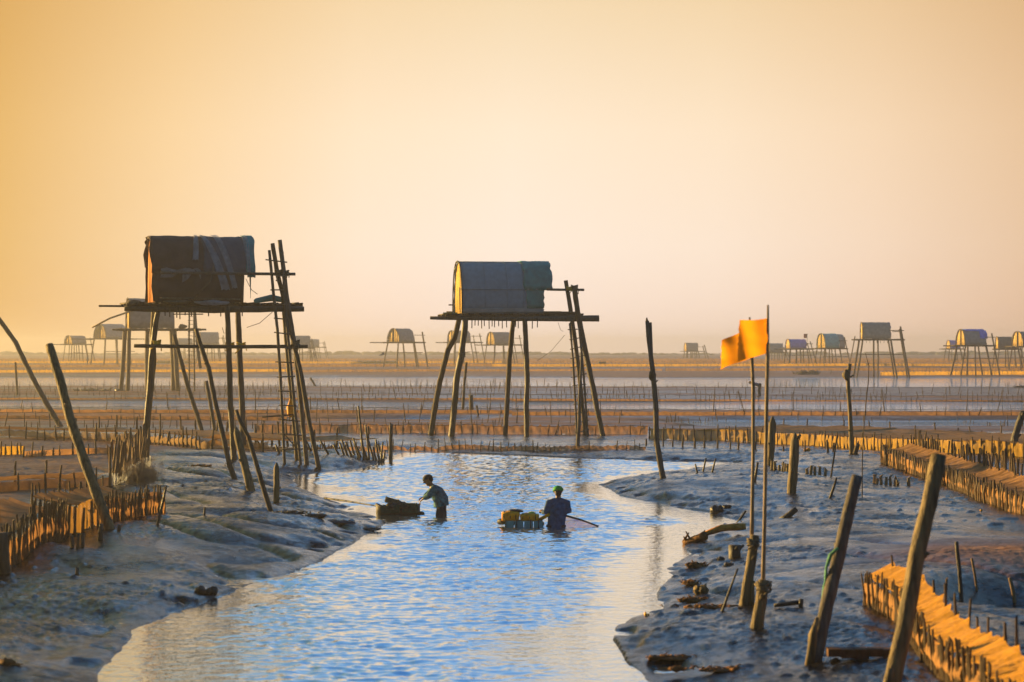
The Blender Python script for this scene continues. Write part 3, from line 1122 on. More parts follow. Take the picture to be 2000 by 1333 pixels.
def flag_extra(root, og, fr, Ln, W, H, zd):
    MB().tube([fr(Ln, 0, H * .3), fr(Ln + .05, 0, H + .9)], .04, 5).build("flag_pole", wood, root, og)
    MB().sheet([[fr(Ln - .55 + .3 * j, .05 * math.sin(j), H + .9 - .35 * i) for j in range(3)] for i in range(3)], .02).build("flag", red_m, root, og)


far_hut("hazy violet-roofed hut with a tiny red flag", 1543, 1576, 663, 681, 9, 1520, 1590, 717, tarp_violet, W=2.6, n_legs=4, dd=430, extra=flag_extra, gmat=straw_far)


def aqua_extra(root, og, fr, Ln, W, H, zd):
    vault(fr, Ln + .02, Ln + 1.0, W, H * .96, .0, .03, n=2.4, nx=3).build("roof", tarp_pale, root, og)


far_hut("aqua-roofed hut with a bright yellow end wall", 1612, 1640, 652, 680, 17, 1590, 1658, 719, tarp_aqua, W=2.8, n_legs=4, dd=408, extra=aqua_extra)


def grey_right_extra(root, og, fr, Ln, W, H, zd):
    d = fr.o.y
    MB().tube([P(1670, 657, d), P(1662, 700, d + .2), P(1655, 726, d)], .07, 6).build("leg", wood, root, og)
    MB().tube([P(1743, 648, d), P(1757, 648, d)], .06, 6).build("cross_pole", wood, root, og)
    for k in range(9):
        MB().tube([fr(Ln * k / 8, -.15, -.1), fr(Ln * k / 8, -.15, -.55)], .03, 5).build("hanging_stick", wood, root, og)


far_hut("plain grey square-fronted hut on long stilts, above the knotted post", 1685, 1740, 630, 662, 5, 1668, 1767, 738, thatch_far, W=2.4, n_legs=3, extra=grey_right_extra, lw=.115, curve=3.0, splay=.34)
far_hut("small pale hut tucked behind the left end of the blue-topped hut", 1856, 1875, 665, 681, 8, 1842, 1885, 712, tarp_violet, W=2.5, n_legs=3, dd=500)


def blue_extra(root, og, fr, Ln, W, H, zd):
    vault(fr, .3, Ln + .1, W, H, .06, .03, n=2.3, t0=1.05, t1=2.4, nx=6).build("tarp", tarp_blue, root, og)
    vault(fr, Ln * .72, Ln + .25, W, H, .07, .03, n=2.3, t0=.35, t1=1.1, nx=4, nt_=8).build("tarp", tarp_blue, root, og)


far_hut("brown hut with a bright blue sheet over its ridge, near the right edge", 1885, 1926, 644, 674, 18, 1860, 1948, 734, thatch_far, W=2.8, n_legs=3, extra=blue_extra, lw=.105, splay=.4, curve=2.2)
far_hut("bare brown hut with wide stilts between the blue-topped hut and the right edge", 1950, 1988, 658, 681, 6, 1944, 1996, 721, mat("far_brown_sheet", (.26, .20, .17), .85, .25, 3, .3, 12), W=2.6, n_legs=3, dd=375)
far_hut("glowing orange-ended hut cut off by the right edge of the picture", 1998, 2050, 648, 676, 22, 1985, 2075, 733, thatch_far, W=2.9, n_legs=3, dd=345)


# ---------------------------------------------------------------- posts
def post(name, label, cat, pts, wpx, m, lean=0.0, dd=None, foot=.35, wob=.10, n=10, group=None, point=False, extra=None):
    """pts: photo polyline from the top to the foot in the mud; lean: metres the top stands behind (+) the foot"""
    og = ground(*pts[-1]) if dd is None else P(*pts[-1], dd)
    d = og.y
    s = F / d
    y0, y1 = pts[0][1], pts[-1][1]
    q = [P(x, y, d + lean * (y1 - y) / (y1 - y0)) for x, y in pts]
    dz = og.z - q[-1].z
    q = [p + Vector((0, 0, dz)) for p in q]
    q.append(q[-1] + (q[-1] - q[-2]).normalized() * foot)
    wp = wpx if isinstance(wpx, (list, tuple)) else (wpx, wpx)
    k = len(q) - 1
    rad = [(wp[0] + (wp[1] - wp[0]) * i / k) / 2 / s for i in range(k + 1)]
    if point:
        q.insert(0, q[0].copy())
        t = (q[0] - q[2]).normalized()
        q[1] = q[1] - t * rad[0] * 1.8
        rad.insert(0, rad[0] * .25)
    mb = MB().tube(q, rad, n, wob=wob, seg=max(.12, rad[-1] * 1.2))
    # snags and a split top
    for _ in range(2 if rad[-1] > .05 else 0):
        j = random.random()
        a = q[0].lerp(q[-2], j)
        an = random.uniform(0, 6.3)
        e = Vector((math.cos(an), math.sin(an), .8)).normalized()
        mb.tube([a, a + e * rad[-1] * 1.7], [rad[-1] * .45, rad[-1] * .18], 6, wob=.2)
    o = mb.build(name, m, None, og)
    tag(o, label, cat, group)
    if extra:
        extra(o, og, q, rad)
    return o


PG = "posts standing in the mud"
post("curved_pole", "long curved bare pole leaning in from the left edge above the brown net fence", "pole", [(-30, 585), (0, 626), (30, 668), (62, 735), (92, 790), (118, 833)], (8, 12), wood_d, lean=1, group=PG)
post("wooden_post", "thick dark post leaning left beside the amber net panel of the left pen", "post", [(96, 675), (122, 760), (140, 830), (152, 865), (186, 960), (214, 1034)], (17, 22), wood_m, lean=1.0, group=PG)
post("wooden_post", "slim bare post leaning left, left of the ladder seen under the dark hut", "post", [(340, 655), (352, 700), (368, 760), (385, 810), (394, 842)], (8, 9), wood, lean=.5, group=PG)
post("wooden_post", "long thin crooked post crossing in front of the dark hut's middle stilts", "post", [(383, 640), (392, 672), (407, 715), (421, 785), (436, 850), (448, 905), (459, 934)], (8, 11), wood, lean=.6, group=PG)
post("wooden_post", "short slim post close left of the long crooked one under the dark hut", "post", [(403, 745), (412, 795), (420, 845)], (7, 7), wood, lean=.4, group=PG)
post("wooden_post", "thick dark pointed stump-like post leaning at the foot of the dark hut", "post", [(460, 826), (470, 870), (491, 953)], (14, 18), wood_m, lean=.3, group=PG, point=True)
post("wooden_post", "bent brown branch-like post leaning across the thick pointed one", "post", [(461, 798), (468, 818), (485, 850), (500, 900), (514, 950), (529, 996)], (7, 11), wood, lean=.3, group=PG)
post("mooring_post", "small bullet-shaped post split down its side, left creek bank", "post", [(540, 901), (540, 930), (540, 978)], (11, 13), wood_m, group=PG, point=True,
     extra=lambda o, og, q, r: MB().tube([q[-2] + Vector((.05, -.06, 0)), q[-2] + Vector((.06, -.06, -.35))], .03, 6).build("foot_peg", wood, o, og))
post("wooden_post", "upright post standing in the water at the end of the stake cluster", "post", [(764, 829), (763, 870), (763, 903)], (7, 9), wood, group=PG)
post("tall_post", "tall bare forked trunk on the tip of the right mud spit", "post", [(1264, 626), (1267, 665), (1272, 700), (1277, 745), (1281, 790), (1282, 856), (1288, 895), (1295, 933)], (8, 13), wood_g, lean=.3, group=PG,
     extra=lambda o, og, q, r: [MB().tube([q[2], q[1] + Vector((.07, 0, -.1)), q[0] + Vector((.09, 0, -.04))], [.05, .04, .035], 7, wob=.1).build("fork", wood_g, o, og),
                                MB().blob(q[3] + Vector((-.05, 0, .15)), .10, .3, 8, (1, 1, 1.3), 4).build("knot", wood_d, o, og)])
post("gnarled_post", "thin gnarled post leaning in front of the centre hut's ladder", "post", [(1136, 682), (1135, 720), (1132, 770), (1131, 830), (1128, 877)], (4, 9), wood_g, group=PG, lean=.3)
post("wooden_post", "pointed mossy post behind the flags, the farther of two alike", "post", [(1509, 811), (1507, 850), (1504, 906)], (15, 14), wood_m, group=PG, point=True)
post("wooden_post", "pointed mossy post right of the flags, the nearer of two alike", "post", [(1553, 845), (1551, 890), (1546, 963)], (17, 20), wood_m, group=PG, point=True)
post("tall_post", "tall knotted bare post standing before the yellow net on the right", "post", [(1660, 712), (1656, 740), (1659, 790), (1662, 840), (1663, 886)], (7, 10), wood_m, group=PG,
     extra=lambda o, og, q, r: MB().blob(q[1] + Vector((-.06, 0, .1)), .13, .35, 8, (.8, .8, 1.4), 9).build("knot", wood_m, o, og))
post("wooden_post", "curved dark post leaning out at the right edge behind the mid fence", "post", [(1999, 806), (1990, 830), (1981, 860), (1975, 888)], (13, 16), wood_d, group=PG, lean=.3)
post("wooden_post", "split weathered post with a green rope, leaning right, left of the orange net", "post", [(1674, 918), (1658, 985), (1638, 1075), (1615, 1170), (1590, 1282)], (22, 30), wood_g, group=PG, lean=.4, wob=.07, n=14,
     extra=lambda o, og, q, r: [MB().tube([q[2] + Vector((-.02, -.10, .10)), q[2] + Vector((-.10, -.07, .02)), q[2] + Vector((-.14, -.05, -.12)), q[2] + Vector((-.15, -.04, -.28)), q[2] + Vector((-.19, -.04, -.48))], [.012, .022, .014, .02, .01], 7, wob=.35, seg=.05).build("green_rope", rope_gn, o, og),
                                MB().tube([q[4] + Vector((-.055, -.03, -.05)), q[4] + Vector((-.02, -.045, .30)), q[4] + Vector((.03, -.03, .50))], [.06, .05, .02], 8, wob=.2, seg=.1).build("splinter", wood_m, o, og)])
post("wooden_post", "largest dark leaning post in front of the orange net on the right", "post", [(1834, 890), (1815, 985), (1790, 1090), (1768, 1220), (1738, 1350)], (30, 36), wood_m, group=PG, lean=.35, wob=.07, n=14,
     extra=lambda o, og, q, r: [MB().tube([q[0].lerp(q[1], .85), q[1] + Vector((-.075, -.03, -.1))], [.05, .03], 7, wob=.2).build("snag", wood_d, o, og),
                                MB().tube([q[4] + Vector((-.12, -.05, -.25)), q[4] + Vector((.0, -.06, .22))], [.035, .03], 7, wob=.2).build("prop_stick", wood_m, o, og)])
post("wooden_post", "short dark stake leaning out of the end of the left pen fence", "post", [(325, 952), (318, 985), (308, 1026)], (4, 8), wood_d, group=PG)
post("wooden_post", "thick black post cut off by the left edge beside the pen fence", "post", [(2, 1032), (4, 1070), (8, 1112)], (26, 30), wood_d, group=PG)
post("wooden_post", "slim upright post standing beyond the centre hut's left stilts", "post", [(911, 708), (907, 750), (904, 800)], (5, 6), wood, group=PG)
post("stump", "short thick stump beyond the centre hut's left stilts", "stump", [(920, 772), (920, 785), (921, 801)], (8, 9), wood, group=PG)
post("wooden_post", "slim leaning peg right of the short thick stump beyond the centre hut", "post", [(931, 793), (934, 812)], (4, 4), wood, group=PG)
post("stump", "short leaning stump at the foot of the tall knotted post", "stump", [(1676, 870), (1671, 886)], (9, 10), wood, group=PG)
post("wooden_post", "leaning stick standing on the far flats right of the dark hut", "post", [(606, 738), (616, 755)], (4, 4), wood, group=PG)
post("wooden_post", "thin upright post on the far flats near the left edge", "post", [(30, 708), (32, 740), (34, 772)], (4, 5), wood, group=PG)
post("stump", "dark block-shaped stump standing on the right spit", "stump", [(1435, 1063), (1435, 1085)], (24, 27), wood_d, group=PG)
post("stump", "leaning pointed stump lying on the mud right of the flag poles", "stump", [(1556, 993), (1534, 1011)], (11, 17), wood_d, group=PG, foot=.1)
post("stick", "thin leaning stick left of the flag stumps", "stick", [(1441, 1110), (1426, 1150), (1411, 1192)], (4, 6), wood_d, group=PG)
post("stick", "crooked leaning stick right of the nearer mossy post", "stick", [(1634, 932), (1629, 950), (1621, 972)], (4, 7), wood_d, group=PG)
post("stick", "tall thin brown stick standing between mossy post and knotted post", "stick", [(1635, 850), (1629, 890), (1623, 930)], (3, 4), wood, group=PG)
post("stick", "small leaning stick at the water's edge of the cove", "stick", [(1457, 997), (1441, 1020)], (4, 7), wood_d, group=PG)
post("stick", "short slanting stick behind the flag poles", "stick", [(1480, 905), (1474, 942)], (5, 6), wood_d, group=PG)
for (a, b), lb in zip((((1358, 901), (1363, 922)), ((1379, 893), (1373, 920)), ((1398, 894), (1391, 921))), ("leftmost twig leaning left of three near the forked trunk", "middle twig leaning right of three near the forked trunk", "rightmost thin twig of three near the forked trunk")):
    post("twig", lb, "twig", [a, b], (3, 5), wood_d, group="three twigs on the spit")

# reed-like stick, very thin, hooked at the top
og = ground(1684, 968)
d_ = og.y
mb = MB().tube([P(x, y, d_) for x, y in ((1690, 690), (1697, 715), (1696, 745), (1691, 790), (1687, 840), (1684, 900), (1684, 975))], [.006, .010, .011, .012, .013, .014, .015], 6, wob=.15, seg=.15)
tag(mb.build("reed", wood, None, og), "very tall thin reed with a hooked tip, right of the knotted post", "reed")

# broken stakes of an old fence on the near left bank
for i, (px, yt, yb, wd) in enumerate(((142, 1042, 1066, 9), (152, 1038, 1067, 8), (161, 1036, 1064, 9), (196, 1022, 1052, 11), (150, 1090, 1104, 9), (232, 1026, 1036, 8), (399, 987, 1003, 5))):
    post("stump", ["leftmost of three broken stubs below the amber panel", "middle one of three broken stubs below the amber panel", "rightmost of three broken stubs below the amber panel",
                   "dark stub just left of the thick leaning post's foot", "lone dark nub on open mud at the lower left", "small nub right of the thick leaning post's foot", "tiny peg alone on the left mud bank"][i], "stump",
         [(px + random.uniform(-2, 2), yt), (px, yb)], (wd * .7, wd * 1.1), wood_d, group="broken stubs on the left bank", wob=.2)
# rows of rotten stubs on the right
for gi, (gx0, gx1, y_, nn, lab) in enumerate(((1509, 1545, 918, 7, "rotten stub in the row beside the mossy posts"), (1575, 1612, 926, 5, "rotten stub in the row right of the nearer mossy post"), (1706, 1748, 941, 6, "orange-lit stub in the row before the mid fence"), (1755, 1775, 945, 2, "stub of the pair right of the orange-lit row"))):
    for k in range(nn):
        px = gx0 + (gx1 - gx0) * k / max(1, nn - 1) + random.uniform(-2, 2)
        post("stump", lab, "stump", [(px + random.uniform(-2, 2), y_ - random.uniform(9, 19)), (px, y_ + k * .6)], (5, 8), stake_l if gi == 2 else wood_m, group=lab.replace("stub", "stubs"), wob=.2, n=7)

# cluster of bare stakes at the tip of the left bank
for (x0, y0, x1, y1) in ((625, 858, 641, 886), (651, 868, 662, 888), (664, 865, 672, 888), (667, 852, 680, 888), (675, 858, 688, 890), (684, 860, 692, 889), (690, 855, 700, 891), (692, 862, 704, 892), (700, 792, 711, 895), (714, 829, 721, 896),
                         (705, 857, 717, 895), (719, 857, 730, 898), (729, 873, 735, 900), (734, 860, 741, 902), (738, 868, 750, 902), (748, 866, 745, 902), (752, 880, 748, 903), (538, 864, 546, 882), (502, 860, 508, 876), (597, 858, 607, 880)):
    tall = y0 < 835
    post("stake", ("tallest thin stake of the leaning cluster at the bank tip" if y0 < 800 else "second tallest thin stake of the leaning cluster at the bank tip") if tall else ("bare leaning stake in the cluster at the left bank's tip" if x0 > 620 else "short stub near the feet of the dark hut's ladder"), "stake",
         [(x0, y0), ((x0 + x1) / 2 + random.uniform(-1, 1), (y0 + y1) / 2), (x1, y1)], (3.5, 5.5), wood_d, group="stakes clustered at the bank tip" if x0 > 620 else "stubs near the ladder", wob=.15, n=7)


# ---------------------------------------------------------------- flags on bamboo poles
def flag(label, pole, base_px, cloth, dd):
    og = P(*pole[-1], dd)
    root = thing("marker_flag", og, label, "flag", "amber flags")
    MB().tube([P(x, y, dd) for x, y in pole], [.012] + [.022] * (len(pole) - 2) + [.028], 7, wob=.06, seg=.25).build("pole", bamboo, root, og)
    (ax, ay), (bx, by), (cx, cy), (ex, ey) = cloth      # hoist top, fly top, fly bottom, hoist bottom
    rows = []
    for i in range(15):
        v = i / 14
        row = []
        for j in range(21):
            q = j / 20
            if j > 17:
                q += random.uniform(-.02, .025)
            x = (ax * (1 - q) + bx * q) * (1 - v) + (ex * (1 - q) + cx * q) * v
            y = (ay * (1 - q) + by * q) * (1 - v) + (ey * (1 - q) + cy * q) * v + 2.2 * math.sin(q * 5 + v * 1.2) * q
            row.append(P(x, y, dd) + Vector((0, .05 * q * math.sin(q * 6 + v * 2.0 + dd) + .03 * math.sin(v * 8 + q * 3), 0)))
        rows.append(row)
    MB().sheet(rows).build("cloth", flag_m, root, og)
    return root, og


f1 = ground(1453, 1178)
f2 = ground(1478, 1232)
flag("amber flag hanging lower and further left, on the shorter bamboo pole", [(1464, 620), (1468, 690), (1471, 760), (1471, 900), (1468, 1060)], (1452, 1178), [(1467, 638), (1410, 667), (1407, 722), (1469, 699)], f1.y + .1)
flag("amber flag flying higher, from the taller right bamboo pole", [(1500, 596), (1499, 690), (1497, 800), (1494, 980), (1490, 1155)], (1478, 1232), [(1500, 622), (1443, 628), (1441, 708), (1498, 690)], f2.y + .1)
post("flag_stump", "thick forked stump holding the left flag pole", "stump", [(1474, 1042), (1466, 1100), (1454, 1178)], (17, 25), wood_m, group="stumps the flags are lashed to", wob=.08, n=12,
     extra=lambda o, og, q, r: [MB().tube([q[2] + Vector((.09, -.04, -.05)), q[1] + Vector((.03, -.08, -.2))], [.04, .02], 6, wob=.2, seg=.1).build("root_prong", wood_m, o, og), tie(o, og, q[0] + Vector((-.02, 0, -.08)), .075, rope_m)])
post("flag_stump", "shorter sharp-edged stump holding the right flag pole", "stump", [(1492, 1137), (1486, 1180), (1478, 1232)], (20, 28), wood_m, group="stumps the flags are lashed to", wob=.08, n=12,
     extra=lambda o, og, q, r: tie(o, og, q[0] + Vector((0, 0, -.06)), .085, rope_m))

# ---------------------------------------------------------------- net fences
STAKES = []
for k in range(6):
    b1, b2 = random.uniform(-.05, .05), random.uniform(-.04, .04)
    mb = MB().tube([(0, 0, -.5), (0, 0, 0), (b1, b2, .55), (b1 * .6, b2 * .5, 1)], [1.1, 1.05, .95, .75], 7, wob=.16, seg=.16)
    # radii above are in units of the stake's own radius: x and y are scaled per stake
    me = bpy.data.meshes.new("stake")
    me.from_pydata(mb.v, [], mb.f)
    STAKES.append(me)


def stake(parent, og, p, h, r, lean=(0, 0), m=None):
    """one stake standing at p, a child of its fence"""
    key = (m or stake_m).name
    src = random.choice(STAKES)
    nm = src.name.split(".")[0] + "_" + key + str(STAKES.index(src))
    me = bpy.data.meshes.get(nm)
    if me is None:
        me = src.copy()
        me.name = nm
        me.materials.clear()
        me.materials.append(m or stake_m)
    o = bpy.data.objects.new("stake", me)
    link(o, parent)
    o.location = p - og
    o.scale = (r, r, h)
    o.rotation_euler = (lean[1], lean[0], random.uniform(0, 6.3))
    return o


def poly_world(px):
    return [ground(*q) for q in px]


def resample(pts, step, jit=.25):
    out_, acc = [], 0.0
    for i in range(len(pts) - 1):
        a, b = pts[i], pts[i + 1]
        L_ = (b - a).to_2d().length
        t = acc
        while t < L_:
            q = min(1, max(0, (t + random.uniform(-jit, jit) * step) / L_))
            p = a.lerp(b, q)
            out_.append(Vector((p.x, p.y, hz(p.x, p.y))))
            t += step
        acc = t - L_
    return out_


def along(pts, n):
    ls = [0]
    for i in range(len(pts) - 1):
        ls.append(ls[-1] + (pts[i + 1] - pts[i]).to_2d().length)
    o = []
    for k in range(n):
        t = ls[-1] * k / (n - 1)
        for i in range(len(pts) - 1):
            if t <= ls[i + 1] + 1e-9:
                q = (t - ls[i]) / (ls[i + 1] - ls[i])
                p = pts[i].lerp(pts[i + 1], q)
                o.append(Vector((p.x, p.y, hz(p.x, p.y))))
                break
    return o


def net_fence(label, line, step, h, r, m_stake=None, front=None, fh=None, canopy=None, rise=.35, back=1.0, back_step=.5, back_h=.95, group="net fences of the clam pens", hjit=.15, lean=.06, world=None, fz=0.0, sagging=.08, wave=.0, ropes=0, ny=None, bm=None, name="net_fence", side=(0, 1), sag=.10, gap=False):
    pts = world or poly_world(line)
    og = pts[len(pts) // 2].copy()
    root = thing(name, og, label, "net fence", group)
    spots = []
    for p in resample(pts, step):
        if gap and vnoise(np.array([p.x / 2.3]), np.array([p.y * .7 + h * 9]), 33)[0] < -.02 and random.random() < .6:
            continue
        spots.append(p)
    if len(spots) > 100:
        random.shuffle(spots)
    rest = MB()
    for k, p in enumerate(spots):
        hh, rr_ = h * random.uniform(1 - hjit, 1 + hjit), r * random.uniform(.75, 1.25)
        if k < 100:
            stake(root, og, p, hh, rr_, (random.gauss(0, lean), random.gauss(0, lean)), m_stake)
        else:
            q = p + Vector((random.gauss(0, lean) * hh, random.gauss(0, lean) * hh, hh))
            rest.tube([p - Vector((0, 0, .2)), p.lerp(q, .5) + Vector((random.gauss(0, .02), 0, 0)), q], [rr_ * 1.05, rr_, rr_ * .8], 5)
    if rest.v:
        rest.build("stake_row", m_stake or stake_m, root, og)["kind"] = "stuff"
    total = sum((pts[i + 1] - pts[i]).to_2d().length for i in range(len(pts) - 1))
    n = max(12, int(total / (step * .34)))
    n = min(n, 500)
    ln = along(pts, n)
    # direction away from us, square to the line
    dirv = (pts[-1] - pts[0]).to_2d().normalized()
    nb = Vector((-dirv.y, dirv.x, 0))
    if nb.x * side[0] + nb.y * side[1] < 0:
        nb = -nb
    if front:
        rows = []
        for j in range(7):
            v = j / 6
            rows.append([p + nb * (.02 + .05 * math.sin(k * 2.1 + v * 3) * (1 - abs(v - .5))) + Vector((0, 0, fz + (fh or h * .85) * v * (1 - sagging * abs(math.sin(k * .35 * math.pi))) + wave * math.sin(k * .23 + v))) for k, p in enumerate(ln)])
        MB().sheet(rows).build("net", front, root, og)
    if canopy:
        rows = []
        for j in range(11):
            v = j / 10
            row = []
            for k, p in enumerate(ln):
                sc_ = abs(math.sin(k * math.pi * step * .34 / back_step))          # scallops between the back stakes
                zz = h * .80 + (rise + .0) * v - sag * math.sin(math.pi * v) * (.8 + .2 * math.sin(k * .41)) - .055 * v * sc_ + .004 * math.sin(k * .6 + v * 3)
                q = p + nb * (back * v + .02 * math.sin(k * .31 + v * 2))
                row.append(Vector((q.x, q.y, p.z + zz)))
            rows.append(row)
        MB().sheet(rows).build("net_canopy", canopy, root, og)
        bl = [p + nb * back for p in pts]
        for p in resample(bl, back_step):
            stake(root, og, p, back_h * random.uniform(.88, 1.22), r * 1.15, (random.gauss(0, lean), random.gauss(0, lean)), bm or m_stake)
    for k in range(ropes):
        z_ = h * (.9 - .5 * k)
        MB().tube([p + Vector((0, -.02, z_ - .05 * abs(math.sin(i * .5)))) for i, p in enumerate(ln[::3] + [ln[-1]])], .012, 4).build("rope", rope_m, root, og)
    return root


# near right: orange netting pen
net_fence("close bamboo fence with bright orange netting bulging over it, lower right", [(1687, 1183), (1720, 1200), (1752, 1222), (1775, 1250), (1806, 1288), (1857, 1336), (1935, 1400), (2010, 1460)],
          .115, .44, .016, stake_m, front=net_br, fh=.30, canopy=net_or, rise=.20, back=.36, back_step=.8, back_h=.66, sag=.0, hjit=.10, side=(1, 0))
# mid right: brown netting pen
net_fence("long curved stake fence with brown netting sagging behind, middle right", [(1720, 903), (1755, 917), (1799, 934), (1848, 948), (1883, 962), (1912, 978), (1947, 990), (1992, 1005), (2050, 1022)],
          .15, .47, .024, stake_m, front=net_br, fh=.36, canopy=net_br, rise=.20, back=.9, back_step=.36, back_h=.85, hjit=.14, side=(1, 0))
# far right: yellow net wall
net_fence("long low wall of yellow netting with dark stakes, right of the forked trunk", [(1268, 857), (1400, 861), (1500, 866), (1600, 871), (1720, 879), (1850, 886), (2000, 893), (2100, 898)],
          .37, .50, .027, stake_m, front=net_ye, fh=.42, canopy=net_br, rise=.08, back=6.0, back_step=1.4, back_h=.6, hjit=.2)
net_fence("sparse row of bare stubs in front of the yellow net wall", [(1262, 871), (1350, 874), (1450, 877), (1560, 881), (1640, 884)], .55, .30, .034, stake_m, hjit=.4, ropes=0, name="stake_row", gap=True)
# mid left
net_fence("long sagging amber net fence behind the dark hut's stilts, left side", [(-60, 856), (60, 858), (160, 862), (280, 868), (400, 874), (525, 878)], .62, .56, .036, stake_m, front=net_am, fh=.28, fz=.08, hjit=.25, sagging=.3, canopy=net_br, rise=-.10, back=4.5, back_step=1.1, back_h=.75)
net_fence("short bright yellow net fence at the left edge", [(-40, 889), (0, 888), (48, 887)], .16, .36, .028, stake_m, front=net_ye, fh=.26)
net_fence("dark drooping net fence between the left edge and the thick leaning post", [(45, 893), (110, 889), (180, 887), (290, 884)], .42, .36, .028, stake_m, front=net_br, fh=.18, hjit=.4)
net_fence("low slack brown net fence across the left pen's silt", [(-40, 962), (60, 955), (140, 950), (215, 945)], .55, .42, .026, stake_m, front=net_br, fh=.22, hjit=.4, canopy=net_br, rise=-.1, back=1.6, back_step=1.1, back_h=.5)
# near left: pen fence with yellow panel
net_fence("dark stake fence with brown netting at the lower left, nearest the left edge", [(-60, 1118), (0, 1094), (40, 1080), (90, 1056), (130, 1041)], .095, .66, .019, stake_m, front=net_br, fh=.40, canopy=net_br, rise=.20, back=1.0, back_step=.42, back_h=.95, hjit=.12)
net_fence("short glowing amber net panel in the left pen, beside the thick leaning post", [(132, 1039), (186, 1031)], .36, .50, .03, stake_m, front=net_am, fh=.48, fz=.03, sagging=.02)
net_fence("close stake fence running right of the thick leaning post", [(190, 1030), (240, 1017), (290, 1004), (324, 999)], .105, .52, .019, stake_m, front=net_br, fh=.36, canopy=net_br, rise=.14, back=1.2, back_step=.35, back_h=.62, hjit=.10)
net_fence("clump of tall golden stakes with a tangled grey net below the dark hut", [(215, 946), (240, 936), (268, 922), (292, 908)], .22, .95, .032, stake_l, canopy=None, hjit=.25, lean=.09, front=net_gy, fh=.3)
og = ground(276, 940)
mb = MB()
for k in range(13):
    c = og + Vector((random.gauss(0, .2), random.gauss(0, .25), .12 + abs(random.gauss(0, .25))))
    a0 = random.uniform(0, 6)
    pts = [c + Vector((.28 * math.cos(a0 + t * 1.3), .28 * math.sin(a0 + t * 1.3), .16 * math.sin(t * 2 + k))) for t in range(5)]
    rows = [[p + Vector((.03 * math.sin(i * 2 + j), .02 * j, .16 * (j - 1) * random.uniform(.6, 1.2))) for j in range(3)] for i, p in enumerate(pts)]
    mb.sheet(rows)
o = mb.build("tangled_net", mat("dun_net", (.16, .13, .11), .85, .4, 9, .4, 20, trans=.3, clear=.68), None, og)
tag(o, "low dun tangle of old net piled against the tall golden stakes", "net pile")

# the flats beyond the creek: low fences of thin stakes
FARF = "thin stake fences across the flats"


def far_line(label, x0, x1, y0, y1, step, h, r, net=None, fh=None, m=None, hjit=.5, fz=0.0, dd=None, canopy=None, ropes=1):
    if dd:
        pts = [Vector(((x - 1000) / F * dd, dd + k, 0)) for k, x in enumerate(np.linspace(x0, x1, 9))]
        pts = [Vector((p.x, p.y, hz(p.x, p.y))) for p in pts]
    else:
        pts = [ground(x0 + (x1 - x0) * k / 8, y0 + (y1 - y0) * k / 8) for k in range(9)]
    h *= .70
    span = (pts[-1] - pts[0]).length
    step = max(step * .36, span / 190)
    r *= .62
    return net_fence(label, None, step, h, r, m or stake_m, front=net, fh=fh, hjit=hjit, world=pts, group=FARF, lean=.11, fz=fz, ropes=ropes, sagging=.25, gap=True)


far_line("thin stake fence before the far bank's mud, from the dark hut to the forked trunk", 600, 1262, 876, 879, .72, .45, .030, net_br, .16, ropes=0)
far_line("stake row with slack net just behind the centre hut's feet", 500, 1265, 846, 849, .95, .58, .030, net_br, .40)
far_line("taller irregular stakes scattered left of the centre hut", 560, 1250, 824, 828, 2.1, 1.05, .034)
far_line("bare stakes along the amber sand left of the dark hut", -50, 520, 833, 838, 1.1, .62, .035)
far_line("stake fence along the near edge of the blue flooded strip, right half", 1000, 2060, 812, 812, 1.6, .55, .036, net_br, .22)
far_line("stake fence along the near edge of the pale flooded strip, left half", -50, 1000, 806, 808, 1.7, .55, .036, net_br, .2)
far_line("sparse tall poles standing in the pale flooded strip, right half", 1150, 2050, 806, 806, 6.2, 1.35, .042, ropes=0)
far_line("sparse tall poles standing in the pale flooded strip, left half", -20, 1100, 800, 802, 4.6, 1.2, .042, ropes=0)
far_line("dense stake fence on the mauve mud behind the pale strip, right half", 1000, 2060, 783, 786, .95, .70, .034, net_br, .14)
far_line("dense stake fence on the mauve mud behind the pale strip, left half", -50, 1000, 780, 781, 1.25, .70, .034, net_br, .12)
far_line("second stake fence on the mauve mud, right half", 1000, 2060, 768, 771, 1.5, .85, .040, None)
far_line("second stake fence on the mauve mud, left half", -50, 1000, 765, 766, 1.6, .85, .040, None)
far_line("stakes along the nearer side of the widest pale water strip", 600, 1600, 757, 758, 1.6, .9, .042, None, ropes=0)
far_line("low scattered stakes on the brown flat behind the centre hut", 480, 1300, 836, 838, 1.3, .45, .032, None, ropes=0)
far_line("broken stake line across the brown flat left of the dark hut", -50, 560, 818, 822, 1.6, .55, .036, net_br, .2)
far_line("thin stakes in front of the yellow net wall's far end", 1300, 2060, 826, 834, 1.5, .5, .034, None, ropes=0)
far_line("crowded short stakes at the back of the mauve mud, right half", 1000, 2060, 777, 779, 1.0, .6, .036, None, ropes=0)
far_line("crowded short stakes at the back of the mauve mud, left half", -50, 1000, 773, 774, 1.1, .6, .036, None, ropes=0)
far_line("long dark stake line just under the pale far water, left half", -50, 1000, 760, 760, 1.3, .8, .042, None, ropes=0)
